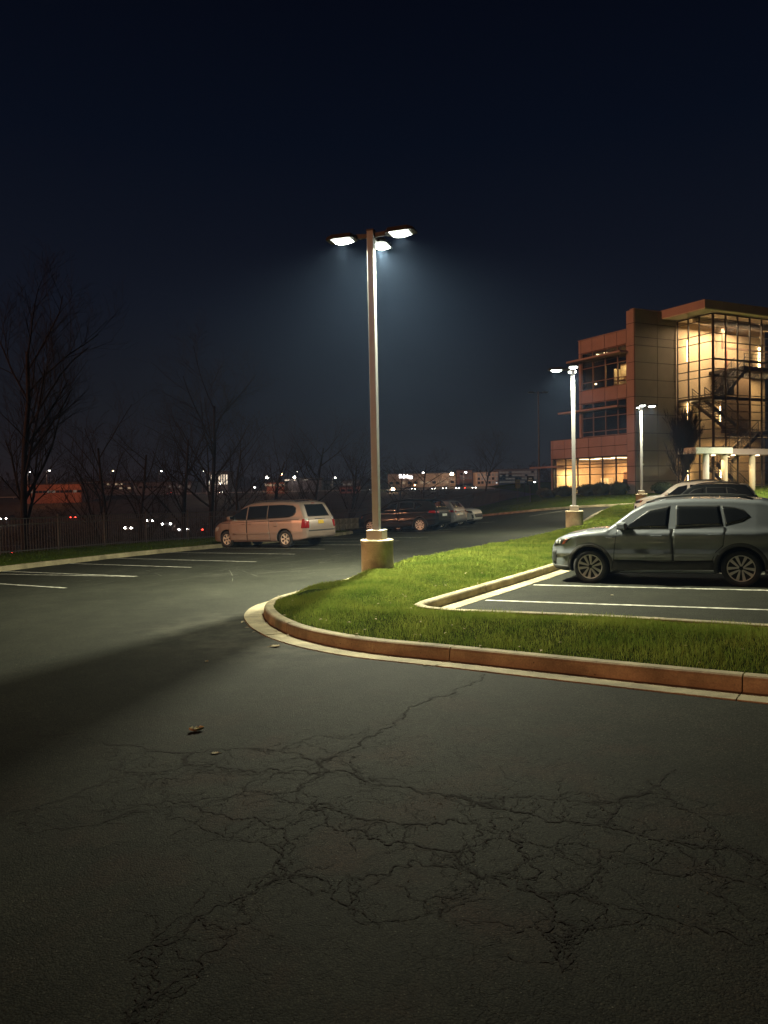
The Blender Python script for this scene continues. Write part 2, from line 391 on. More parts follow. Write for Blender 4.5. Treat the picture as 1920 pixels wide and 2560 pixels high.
def sheet(name, poly, step, zf, m, **kw):
    poly = np.array(poly, float); x0, y0 = poly.min(0); x1, y1 = poly.max(0)
    X, Y = np.meshgrid(np.arange(x0, x1, step), np.arange(y0, y1, step)); X = X.ravel(); Y = Y.ravel()
    ok = inside(poly, X, Y); X = X[ok]; Y = Y[ok]
    ok = edge_dist(poly, X, Y) > step * .35; X = X[ok]; Y = Y[ok]
    pts = [Vector(p) for p in poly] + [Vector((a, b)) for a, b in zip(X, Y)]
    n = len(poly)
    vs, _, fs, *_ = geometry.delaunay_2d_cdt(pts, [], [list(range(n))], 1, 1e-5)
    V = np.array([tuple(v) for v in vs]); Z = zf(V[:, 0], V[:, 1])
    d = me(name, np.c_[V, Z], [tuple(f) for f in fs], m, True)
    return lk(name, d, **kw)

LKERB = smooth_path([(-15.5, -9), (-15.6, 6), (-14.6, 14), (-13.2, 18.5), (-11.42, 22.9), (-9.47, 26.5), (-8.35, 28.2), (-6.78, 30.3), (-4.9, 33.6), (-3.1, 38.2), (-1.9, 42.3), (-1.95, 44.6), (-3.3, 47.4), (-3.2, 51), (-.6, 56.5), (4, 60.3), (7.2, 60.0), (9.6, 57), (12.0, 55.0), (14.5, 53.4), (17.5, 51.8), (22, 50), (34, 46.2), (60, 40)], .5)
ISL_RAW = [(11, 1.6), (7.0, 4.35), (3.18, 6.83), (.75, 8.52), (-.3, 9.25), (-1.06, 10.1), (-1.55, 10.98), (-1.86, 11.85), (-2.02, 12.65), (-1.98, 13.5), (-1.62, 14.4), (-1.15, 15.2), (-.75, 16.4), (.1, 18.6), (2.1, 22.0), (6.3, 29.4), (10.0, 38.4), (13.0, 46.2), (15.2, 50.0), (17.5, 48.8), (16.3, 45.5), (13.9, 40), (12.2, 35), (10.7, 30.5), (7.3, 23.6), (3.74, 17.15), (.93, 12.62), (.62, 11.95), (.95, 11.5), (1.7, 11.1), (3.1, 10.35), (4.85, 9.15), (8.6, 6.6), (12, 4.2)]
ISL = smooth_path(ISL_RAW, .22)
KW = .17
asph = np.array(list(LKERB) + [(60, -9)])
sheet('parking_lot_asphalt', asph, 1.2, lambda x, y: gza(x, y), M_ASPH, label='dark cracked asphalt of the car park and drive', kind='structure')
# island soil
ISLG = offset(ISL, -KW)                                # grass side (right of travel)
def isl_z(x, y):
    e = edge_dist(ISLG, x, y)
    cx_ = np.interp(y, [12, 13, 16.4, 21, 30, 38, 48], [-.6, .0, .9, 3.0, 8.2, 11.2, 15.5])
    far = np.clip((cx_ - x) / .5, 0, 1) * (y > 13.6)
    t = np.clip(e / (1.3 - .95 * far), 0, 1); h = t * t * (3 - 2 * t)
    return gza(x, y) + .118 + .13 * h + .02 * np.sin(x * 2.1) * np.cos(y * 1.7) * h
sheet('island_soil', ISLG, .3, isl_z, M_SOIL, label='bare soil and thatch under the grass of the island', kind='structure')
FENCE1 = np.array([(-22, 12), (-18.5, 19.5), (-15.3, 26), (-12.75, 30.0), (-11.5, 32.7), (-10.3, 35.0), (-8.8, 36.9), (-6.6, 40.0), (-5.2, 44.5), (-4.6, 50), (-2.5, 56.5), (1.5, 64), (7, 69.5), (14, 73.5)])
def yF(x): return np.interp(x, FENCE1[:, 0], FENCE1[:, 1])
vg = offset(LKERB, KW)
lawn = [tuple(p) for p in vg] + [(60, 120), (16, 120), (15, 76), (14, 74.5)] + [(float(a - .9), float(b + .9)) for a, b in FENCE1[::-1]] + [(-24, -9)]
lawn = np.array(lawn)
def lawn_z(x, y):
    e = edge_dist(vg, x, y); t = np.clip(e / 3.0, 0, 1); h = t * t * (3 - 2 * t)
    far = np.clip((y - 48) / 6, 0, 1) * np.clip((x - 3) / 4, 0, 1)
    return gza(x, y) + .125 + h * (.05 + .22 * far) + .10 * np.exp(-((x + 3.9) ** 2 + (y - 40.5) ** 2) / 5)
lw = sheet('grass_verge', lawn, 1.0, lawn_z, M_GRASSD, label='dark mown verge between the kerb and the metal fence', kind='structure')
# terrain out to the horizon: valley, far road bench, rising hillside
def terr(x, y):
    xc = np.clip(x, -45, 60); yc = np.clip(y, -40, 120)
    e = y - yF(x); e = np.where(x > 14, y - 122, e)
    near = gza(xc, yc) - .45
    f = np.interp(y, [0, 60, 90, 200, 285, 315, 420, 620, 900], [-5, -5, -6.5, -6, -.9, -.9, 1.0, 4.5, 7.5])
    f = f + .5 * np.sin(x * .03) * np.sin(y * .021)
    t = np.clip((e - 1) / 26, 0, 1); t = t * t * (3 - 2 * t)
    wl = np.clip((-x - 17 - (0 * y)) / 20, 0, 1) * np.clip((y + 10) / 10, 0, 1)
    t = np.maximum(t, wl * wl * (3 - 2 * wl))
    return near * (1 - t) + f * t
gx = np.unique(np.r_[np.arange(-60, 62, 2.5), np.linspace(-700, -60, 33), np.linspace(62, 700, 33)])
gy = np.unique(np.r_[np.arange(-40, 124, 2.5), np.linspace(-200, -40, 9), np.arange(124, 340, 8), np.linspace(340, 1200, 40)])
X, Y = np.meshgrid(gx, gy); Z = terr(X, Y); nx, ny = len(gx), len(gy)
F = [(j * nx + i, j * nx + i + 1, (j + 1) * nx + i + 1, (j + 1) * nx + i) for j in range(ny - 1) for i in range(nx - 1)]
lk('terrain', me('terrain', np.c_[X.ravel(), Y.ravel(), Z.ravel()], F, M_EARTH, True), label='dark ground falling to the valley and rising to far hills', kind='structure')

# kerbs and gutters, piece by piece
KSEC = [(0, -.02), (.012, .118), (.024, .138), (.045, .15), (.145, .152), (.165, .145), (.172, .0)]
GSEC = [(-.315, -.03), (-.31, .012), (-.004, .004), (-.004, -.03)]
def kerb_pieces(path, par, s_from, s_to, joint0, seg, side, gutter=True, kname='kerb_stone', cap=True):
    T = np.r_[0, np.cumsum(np.linalg.norm(np.diff(path, axis=0), axis=1))]
    Nn = normals(path) * side
    js = [s_from] + [j for j in np.arange(joint0 - 60 * seg, s_to, seg) if s_from + .3 < j < s_to - .3] + [s_to]
    for a, b in zip(js[:-1], js[1:]):
        for sec, nm in ((KSEC, kname), (GSEC, 'gutter_slab')):
            if nm == 'gutter_slab' and not gutter: continue
            n = max(2, int((b - a) / .25)); ss_ = np.linspace(a + .006, b - .006, n)
            cx = np.interp(ss_, T, path[:, 0]); cy = np.interp(ss_, T, path[:, 1]); ax = np.interp(ss_, T, Nn[:, 0]); ay = np.interp(ss_, T, Nn[:, 1])
            vs = []; fs = []; k = len(sec); jz = rnd.uniform(-.003, .003)
            for q in range(n):
                z0 = gz(cx[q], cy[q])
                for d, z in sec: vs.append((cx[q] + ax[q] * d, cy[q] + ay[q] * d, z0 + z + jz))
            for q in range(n - 1):
                for r in range(k - 1):
                    f = (q * k + r, (q + 1) * k + r, (q + 1) * k + r + 1, q * k + r + 1); fs.append(f if side < 0 else f[::-1])
            fs.append(tuple(range(k))); fs.append(tuple((n - 1) * k + r for r in range(k))[::-1])
            lk(nm, me(nm, vs, fs, M_CONC), par)
T_isl = np.r_[0, np.cumsum(np.linalg.norm(np.diff(ISL, axis=0), axis=1))]
j0 = T_isl[np.argmin(np.hypot(ISL[:, 0] - 3.18, ISL[:, 1] - 6.83))]
kp = thing('island_kerb', 'concrete kerb and gutter round the grassed island', None, kind='structure')
kerb_pieces(ISL, kp, 0, T_isl[-1], j0, 3.02, -1)
T_l = np.r_[0, np.cumsum(np.linalg.norm(np.diff(LKERB, axis=0), axis=1))]
kp2 = thing('lot_kerb', 'long pale kerb along the far edge of the lot', None, kind='structure')
kerb_pieces(LKERB, kp2, 18, T_l[-1], 0, 3.6, 1, False)

# grass blades
def blades(name, poly, n, hm, wd, zf, m, dens=None, lean=.5, **kw):
    poly = np.array(poly); x0, y0 = poly.min(0); x1, y1 = poly.max(0); xs = []; ys = []; tot = 0
    while tot < n:
        X = nrg.uniform(x0, x1, 60000); Y = nrg.uniform(y0, y1, 60000)
        ok = inside(poly, X, Y)
        if dens is not None: ok &= nrg.random(60000) < dens(X, Y)
        xs.append(X[ok]); ys.append(Y[ok]); tot += ok.sum()
    X = np.concatenate(xs)[:n]; Y = np.concatenate(ys)[:n]; Z = zf(X, Y) - .01
    D = np.hypot(X, Y)
    pat = .75 + .35 * np.sin(X * 3.1 + np.sin(Y * 2.3) * 1.5) * np.sin(Y * 2.7 + 1.3 * np.sin(X * 1.9)) + nrg.normal(0, .25, n)
    hgt = hm * np.clip(pat, .35, 1.7)
    ww = wd * np.clip(D / 11., .8, 6) * nrg.uniform(.7, 1.3, n)
    a = nrg.uniform(0, 2 * np.pi, n); ca, sa = np.cos(a), np.sin(a)
    la = nrg.uniform(0, 2 * np.pi, n); lm = hgt * np.abs(nrg.normal(0, lean, n)); lx, ly = np.cos(la) * lm, np.sin(la) * lm
    V = np.zeros((n, 5, 3))
    for k, (s, q, h) in enumerate(((-.5, 0, 0), (.5, 0, 0), (-.42, .35, .58), (.42, .35, .58), (0, 1, 1))):
        V[:, k, 0] = X + ca * ww * s + lx * q; V[:, k, 1] = Y + sa * ww * s + ly * q
        V[:, k, 2] = Z + hgt * h * (1 - .25 * np.minimum(1, lm / (hgt + 1e-6)) * h)
    V = V.reshape(-1, 3)
    base = (np.arange(n) * 5)[:, None, None]
    F = (base + np.array([[0, 1, 3], [0, 3, 2], [2, 3, 4]])[None]).reshape(-1)
    d = bpy.data.meshes.new(name); d.vertices.add(len(V)); d.vertices.foreach_set('co', V.ravel())
    nf = len(F) // 3; d.loops.add(nf * 3); d.loops.foreach_set('vertex_index', F.astype(np.int32))
    d.polygons.add(nf); d.polygons.foreach_set('loop_start', (np.arange(nf) * 3).astype(np.int32)); d.polygons.foreach_set('loop_total', np.full(nf, 3, np.int32))
    d.materials.append(m); d.update(calc_edges=True); d.validate()
    return lk(name, d, kind='stuff', **kw)
cutA = [(-3, 8), (8.5, 1), (12, 3), (5.5, 8.5), (3, 9.9), (1.5, 10.9), (.6, 11.6), (2.2, 15), (.6, 18.5), (-3, 18.5)]
near = np.array([p for p in ISLG])
def dnear(x, y): return np.where(y < 13.5, 1., np.clip(1.15 - (y - 13.5) / 9, .05, 1)) * (x < 7.6) * (.45 + .55 * np.clip((edge_dist(ISLG[::4], x, y) + .03 * np.sin(x * 9)) / .35, 0, 1))
blades('grass', ISLG[::2], 165000, .085, .0048, isl_z, M_GRASS, dnear, .55, label='long green grass on the rounded end of the island')
def dmid(x, y): return (y > 12.6) * np.clip(26. / (y + 1e-6), .2, 1)
blades('grass', ISLG[::2], 85000, .09, .0075, isl_z, M_GRASS, dmid, .5, label='green grass running up the island between the lamp posts')
def dverge(x, y): return (y > 19) * (y < 62) * (x > -16)
blades('grass', lawn[::2], 70000, .075, .007, lawn_z, M_GRASSD, dverge, .6, label='short dark grass along the fence and far kerb')

# painted stall lines
lp = thing('stall_lines', 'white painted parking stall lines on the asphalt', None, kind='structure')
def stripe(a, b, wd=.10):
    a, b = np.array(a, float), np.array(b, float); n = max(2, int(np.linalg.norm(b - a) / .6)); t = np.linspace(0, 1, n)[:, None]
    Q = a + (b - a) * t; d = (b - a) / np.linalg.norm(b - a); nn = np.array([-d[1], d[0]]) * wd / 2
    vs = []; fs = []
    for q in Q:
        for s_ in (-1, 1):
            p = q + nn * s_; vs.append((p[0], p[1], gz(*p) + .005))
    for i in range(n - 1): fs.append((2 * i, 2 * i + 2, 2 * i + 3, 2 * i + 1))
    lk('painted_line', me('painted_line', vs, fs, M_PAINT), lp)
def pxy(a, L_, ang):   # line from a, L_ metres along compass ang degrees
    return (a[0] + L_ * math.sin(R(ang)), a[1] + L_ * math.cos(R(ang)))
for a in ((1.72, 13.15), (2.90, 15.0), (4.35, 17.1), (6.0, 19.9), (7.6, 22.6), (9.2, 25.3), (10.8, 28.0), (12.4, 31)):
    stripe(a, pxy(a, 5.6, 118.0))
for a, b in (((-13.1, 23.1 - 1.6), (-9.35 + 2.0, 17.6)), ((-13.0, 23.9), (-6.41, 19.75)), ((-12.3, 22.6), (-6.45, 19.72)), ((-11.01, 25.51), (-5.52, 21.81)), ((-9.27, 26.57), (-3.85, 22.91)),
             ((-8.0, 28.6), (-2.97, 25.4)), ((-6.89, 30.73), (-2.13, 27.28)), ((-5.6, 32.2), (-.6, 28.7)), ((-4.6, 34), (.6, 30.9)), ((-3.6, 36.6), (1.9, 33.2)), ((-1.6, 43.6), (3.4, 38.4)), ((-2.0, 47.2), (4.4, 41.3)), ((-1.0, 51), (5.4, 44.6)), ((1, 55.5), (7, 48.5)),
             ((9.5, 50.5), (13.5, 53.2))):
    stripe(a, b, .09)

# cracks traced on the broken asphalt
def crack_ribbon(B, pts, w0, w1):
    pts = [np.array(p, float) for p in pts]
    for lev in range(6):
        out = [pts[0]]
        for a, b in zip(pts[:-1], pts[1:]):
            d = b - a; L_ = np.hypot(*d)
            if L_ > .022:
                m_ = (a + b) / 2 + np.array([-d[1], d[0]]) * nrg.normal(0, .17 if lev < 2 else .22); out.append(m_)
            out.append(b)
        pts = out
    pts = np.array(pts); n = len(pts)
    T = normals(pts); base = len(B.v)
    for i, p in enumerate(pts):
        e = min(1, (min(i, n - 1 - i) + .35) / 3.); wv = nrg.uniform(w0, w1) * e
        for s_ in (-1, 1):
            q = p + T[i] * wv * .5 * s_ * nrg.uniform(.3, 1.5); B.v.append((q[0], q[1], gz(*q) + .0035))
    for i in range(n - 1): B.f.append((base + 2 * i, base + 2 * i + 2, base + 2 * i + 3, base + 2 * i + 1))
cb = MB()
for i, c in enumerate(CRACKS):
    k = 1.0 if i in (0, 1, 5, 8, 12, 13, 14) else .62
    crack_ribbon(cb, c, .003 * k + .0015, .017 * k)
    for _ in range(int(len(c) * 1.1)):
        j = rnd.randrange(len(c)); a = rnd.uniform(0, 6.28); L_ = rnd.uniform(.06, .35); p = c[j]
        a2 = a + rnd.uniform(-.7, .7)
        crack_ribbon(cb, [p, (p[0] + math.cos(a) * L_ * .5, p[1] + math.sin(a) * L_ * .5), (p[0] + math.cos(a) * L_ * .5 + math.cos(a2) * L_ * .5, p[1] + math.sin(a) * L_ * .5 + math.sin(a2) * L_ * .5)], .002, .008)
nd = [(p, i) for i, c in enumerate(CRACKS) for p in c if math.hypot(p[0] - .1, (p[1] - 4.6) * 1.2) < 2.6]
for p, i in nd:
    o_ = sorted([(math.hypot(p[0] - q[0], p[1] - q[1]), q) for q, j in nd if j != i])[:3]
    for d_, q in o_:
        if .08 < d_ < .75 and rnd.random() < .6:
            m_ = ((p[0] + q[0]) / 2 + rnd.gauss(0, d_ * .14), (p[1] + q[1]) / 2 + rnd.gauss(0, d_ * .14))
            crack_ribbon(cb, [p, m_, q], .0015, .008)
sb_ = MB()
for _ in range(150):
    x = rnd.uniform(-9, 4.5); y = rnd.uniform(17.5, 30)
    if x > -3.0 + (y - 12) * .32 or inside(asph, np.array([x]), np.array([y]))[0] == False: continue
    a = R(rnd.gauss(52, 22)) if rnd.random() < .75 else R(rnd.uniform(0, 180)); L_ = rnd.uniform(.5, 3.6); k_ = rnd.gauss(0, .04); q = []
    for i in range(14):
        t_ = i / 13; q.append((x + math.sin(a + k_ * t_) * L_ * t_, y + math.cos(a + k_ * t_) * L_ * t_))
    i = 0
    while i < 13:
        j = min(13, i + rnd.randint(1, 5)); seg = q[i:j + 1]; w_ = rnd.uniform(.002, .010); b0 = len(sb_.v)
        for p in seg:
            for s_ in (-1, 1): sb_.v.append((p[0] + s_ * w_ * math.cos(a), p[1] - s_ * w_ * math.sin(a), gz(*p) + .003))
        for k in range(len(seg) - 1): sb_.f.append((b0 + 2 * k, b0 + 2 * k + 2, b0 + 2 * k + 3, b0 + 2 * k + 1))
        i = j + rnd.randint(0, 3)
sb_.build('plough_scratches', mat('scratch_pale', (.075, .072, .056), .9, var=.5, scale=8), label='pale plough and tyre scratches across the left lot', kind='stuff')
cb.build('asphalt_cracks', M_CRACK, label='branching dark cracks across the foreground asphalt', kind='stuff')

# ================================================================ lamp posts
def lamp_post(loc, rz, heads, h, label, power, base_r=.355, light_on=True):
    t = thing('lamp_post', label, 'lamp post', (loc[0], loc[1], gz(*loc) + .12), rz, 'tall square parking lot lamp posts on concrete piers')
    b = MB(); b.lathe([(base_r - .005, -.3), (base_r - .005, .72), (base_r + .006, .735), (base_r + .006, .775), (base_r - .012, .79), (0, .79)], 40); b.build('concrete_pier', M_BASE, t)
    b = MB(); b.box((0, 0, .895), (.36, .36, .208)); b.build('base_cover', MATS['pole_cover'], t, bevel=.012)
    b = MB(); b.box((0, 0, .90 + (h - .9) / 2), (.150, .150, h - .9)); b.build('pole', M_POLE, t, bevel=.012)
    b = MB(); b.box((0, 0, h + .01), (.165, .165, .03)); b.build('pole_cap', M_HEAD, t)
    for hz in heads:
        M = Matrix.Rotation(hz, 3, 'Z')
        f = lambda p: M @ Vector(p)
        a = MB(); a.bar(f((.07, 0, h - .10)), f((.36, 0, h - .08)), .06, .09); arm = a.build('arm', M_HEAD, t)
        # shoebox head: tapered housing
        hb = MB(); xs = [(.34, .10, .05), (.42, .19, .10), (.86, .20, .105), (.98, .17, .06), (1.0, .14, .03)]
        vs = []
        for x, hw, hh in xs:
            vs += [f((x, -hw, h - .12)), f((x, hw, h - .12)), f((x, hw * .82, h - .12 + hh)), f((x, -hw * .82, h - .12 + hh))]
        fs = [(0, 1, 2, 3), (16, 19, 18, 17)]
        for i in range(4):
            for k in range(4): fs.append((i * 4 + k, i * 4 + (k + 1) % 4, i * 4 + 4 + (k + 1) % 4, i * 4 + 4 + k)[::-1])
        hb.add(vs, fs); hd = hb.build('lamp_head', M_HEAD, t)
        lb = MB(); vs = []; fs = []; n = 10
        for i in range(n + 1):
            for j in range(n + 1):
                u, v = i / n * 2 - 1, j / n * 2 - 1
                vs.append(f((.66 + u * .21, v * .16, h - .125 - .075 * max(0, 1 - u * u) ** .6 * max(0, 1 - v * v) ** .6)))
        for i in range(n):
            for j in range(n): fs.append((i * (n + 1) + j, i * (n + 1) + j + 1, (i + 1) * (n + 1) + j + 1, (i + 1) * (n + 1) + j))
        lb.add(vs, fs); d = me('lens', lb.v, lb.f, M_LENS, True); lk('lens', d, hd)
        if light_on:
            L_ = bpy.data.lights.new('lamp_light', 'AREA'); L_.shape = 'RECTANGLE'; L_.size = .05; L_.size_y = .05; L_.spread = R(148); L_.energy = power * ((2.7 if hz == R(90) else .52) if power > 950 else .8); L_.color = (1.0, .985, .71)
            lo = bpy.data.objects.new('lamp_light', L_); C.objects.link(lo); lo.parent = hd
            lo.location = f((.66, 0, h - .215)); lo.rotation_euler = (0, 0, hz)
    return t
mat('pole_cover', (.44, .40, .33), .6, var=.06, scale=3)
AZ = R(-19)
lamp_post((-.165, 16.72), AZ, (0, R(90), R(180)), 7.42, 'tallest grey lamp post with three bright heads on the near end of the grass island', 1000)
lamp_post((7.85, 31.7), R(168), (0, R(90), R(-90)), 6.7, 'middle lamp post on the grass island between the near post and the brown wall', 640)
lamp_post((16.3, 48.6), R(-10), (0, R(90), R(-90)), 6.4, 'smallest lit lamp post standing before the tall brown wall', 640)
lamp_post((28.9, 51.3), R(-28), (0, R(90), R(180)), 6.8, 'lamp post farther right on the lot beyond the frame, before the entrance canopy', 900)
# unlit mast behind
mt = thing('light_mast', 'thin dark unlit mast standing beyond the lawn left of the office building', 'mast', (16.0, 79, -3.5))
b = MB(); b.tube([(0, 0, 0), (0, 0, 14.6)], [.12, .07], 8); b.build('pole', M_BLACK, mt)
for s_ in (-1, 1):
    b = MB(); b.bar((0, 0, 14.4), (s_ * .5, 0, 14.5), .06); b.box((s_ * .75, 0, 14.5), (.55, .35, .14)); b.build('lamp_head', M_HEAD, mt)

# ================================================================ metal fence
def fence(line, label, z_off, hgt=1.36, sp=.12, post_sp=2.4, name='metal_fence'):
    line = np.array(line); T = np.r_[0, np.cumsum(np.linalg.norm(np.diff(line, axis=0), axis=1))]
    root = thing(name, label, 'fence')
    at = lambda s: (float(np.interp(s, T, line[:, 0])), float(np.interp(s, T, line[:, 1])))
    zz = lambda p: float(lawn_z(np.array([p[0]]), np.array([p[1]]))[0]) + z_off
    ps = np.arange(0, T[-1], post_sp)
    for i, s in enumerate(ps):
        p = at(s); z = zz(p)
        b = MB(); b.box((p[0], p[1], z + hgt / 2), (.06, .06, hgt + .08)); b.box((p[0], p[1], z + hgt + .05), (.085, .085, .03)); b.build('post', M_BLACK, root)
        if i + 1 < len(ps):
            q = at(ps[i + 1]); zq = zz(q)
            for rh in (.12, hgt - .26, hgt - .04):
                b = MB(); b.bar((p[0], p[1], z + rh), (q[0], q[1], zq + rh), .03, .035); b.build('rail', M_BLACK, root)
            b = MB(); n = int(post_sp / sp)
            for k in range(1, n):
                t = k / n; x = p[0] + (q[0] - p[0]) * t; y = p[1] + (q[1] - p[1]) * t; z0 = z + (zq - z) * t
                b.box((x, y, z0 + .05 + (hgt - .07) / 2), (.018, .018, hgt - .07))
            b.build('picket_row', M_BLACK, root, kind='stuff')
    return root
fence(FENCE1[1:9], 'black metal picket fence along the verge left of and behind the minivan', -.02)
fence(FENCE1[8:], 'far run of black picket fence behind the dark parked vehicles', -.02, post_sp=3.0)

# ================================================================ debris
def leaf(x, y, s, rz, label, m, curl=.5):
    b = MB(); n = 9; pr = [0, .5, .9, .6, 1.0, .62, .85, .45, .04]
    vs = []
    for i in range(n):
        t = i / (n - 1); wv = pr[i] * .42 * s
        zc = curl * s * (.25 + .5 * (t - .5) ** 2 * 2)
        vs += [((t - .5) * s, -wv, zc + wv * .6 * curl), ((t - .5) * s, 0, zc * .6), ((t - .5) * s, wv, zc + wv * .45 * curl)]
    fs = []
    for i in range(n - 1):
        for k in range(2): fs.append((i * 3 + k, i * 3 + k + 1, i * 3 + k + 4, i * 3 + k + 3))
    b.add(vs, fs); b.tube([(.5 * s, 0, .1 * s), (.85 * s, .06 * s, .02 * s)], [.004, .002], 5)
    o = b.build('dead_leaf', m, label=label, cat='leaf', loc=(x, y, gz(x, y) + .003 - curl * s * .17), rz=rz)
    return o
ML = mat('dry_leaf', (.42, .34, .20), .8, var=.3, scale=30); ML2 = mat('dry_leaf_pale', (.6, .52, .34), .8, var=.3, scale=30)
leaf(-1.58, 6.27, .12, .25, 'largest curled dry leaf lying on the asphalt left of centre', ML2, .8)
leaf(-2.12, 8.97, .05, 1.2, 'small pale leaf in the shadow band on the asphalt', ML2, .7)
leaf(-1.3, 5.69, .06, .1, 'thin dry leaf beside the crack below the largest leaf', ML, .3)
leaf(-1.42, 9.72, .13, 2.9, 'brown dry leaf resting against the gutter of the island nose', ML, .4)
leaf(.42, 8.35, .06, .7, 'little brown leaf at the gutter edge near the top of the long crack', ML, .4)
leaf(3.9, 13.2, .05, .2, 'tiny pale leaf on the stall in front of the grey vehicle', ML2, .5)
lb_ = MB(); kk = 0
while kk < 130:
    x = rnd.uniform(-2.4, 6.5); y = rnd.uniform(6, 17)
    e = float(edge_dist(ISL[::3], np.array([x]), np.array([y]))[0]); ins = bool(inside(ISL, np.array([x]), np.array([y]))[0])
    if e > (.9 if ins else .42): continue
    kk += 1; z = float(isl_z(np.array([x]), np.array([y]))[0]) + .05 if ins else gz(x, y) + .02
    if e < .16 and ins: z = gz(x, y) + .165
    a = rnd.uniform(0, 6.28); s_ = rnd.uniform(.012, .035); dx_, dy_ = math.cos(a) * s_, math.sin(a) * s_
    lb_.add([(x - dx_, y - dy_, z), (x + dy_ * .5, y - dx_ * .5, z + s_ * .3), (x + dx_, y + dy_, z + s_ * .15), (x - dy_ * .5, y + dx_ * .5, z + s_ * .35)], [(0, 1, 2), (0, 2, 3)])
lb_.build('leaf_litter', ML, label='scattered scraps of dead leaf in the gutter and grass edge', kind='stuff')
gb = MB()
for _ in range(500):
    a = rnd.uniform(0, 6.28); r_ = abs(rnd.gauss(0, 1.5)); x = .3 + math.cos(a) * r_ * 1.4; y = 4.6 + math.sin(a) * r_ * .75
    if y < 2.6: continue
    s_ = rnd.uniform(.0015, .0045); gb.ell((x, y, gz(x, y) + s_ * .6), (s_, s_ * .8, s_ * .6), 5)
gb.build('gravel', mat('loose_grit', (.13, .12, .09), .9, var=.5, scale=50), label='loose grit scattered over the broken asphalt', kind='stuff')

# ================================================================ vehicles
def paint(name, col, metal=.0, rough=.32, coat=1.0): return mat(name, col, rough, metal, var=.04, scale=1.5, coat=coat)
M_GLASS = mat('tinted_glass', (.012, .013, .014), .04, 0, var=0, coat=1., spec=.8)
M_TRIM = mat('black_trim', (.020, .020, .019), .55, 0, var=.1, scale=10)
M_CLAD = mat('grey_cladding', (.040, .037, .032), .65, 0, var=.1, scale=10)
M_TYRE = mat('tyre_rubber', (.022, .021, .019), .85, 0, var=.2, scale=12)
M_ALLOY = mat('machined_alloy', (.74, .68, .60), .35, .08, var=.05)
M_DARKRIM = mat('dark_rim', (.010, .010, .010), .5, 0, var=.1)
M_CHROME = mat('chrome', (.75, .75, .75), .12, 1., var=0)
M_SEAM = mat('seam_shadow_gap', (.006, .006, .006), .9, 0, var=0)
M_LAMPC = mat('clear_lamp', (.80, .80, .76), .12, .4, var=0, coat=1.)
M_LAMPR = mat('red_lamp', (.28, .012, .012), .15, 0, var=0, coat=1.)
M_LAMPA = mat('amber_reflector', (.55, .10, .03), .2, 0, var=0, coat=1.)
M_REDON = emis('tail_lamp_lit', (1, .03, .02), 12)
M_PLATEY = mat('yellow_plate', (.72, .45, .03), .5, 0, var=.1, scale=30)
M_PLATEW = mat('white_plate', (.7, .7, .66), .5, 0, var=.1, scale=30)

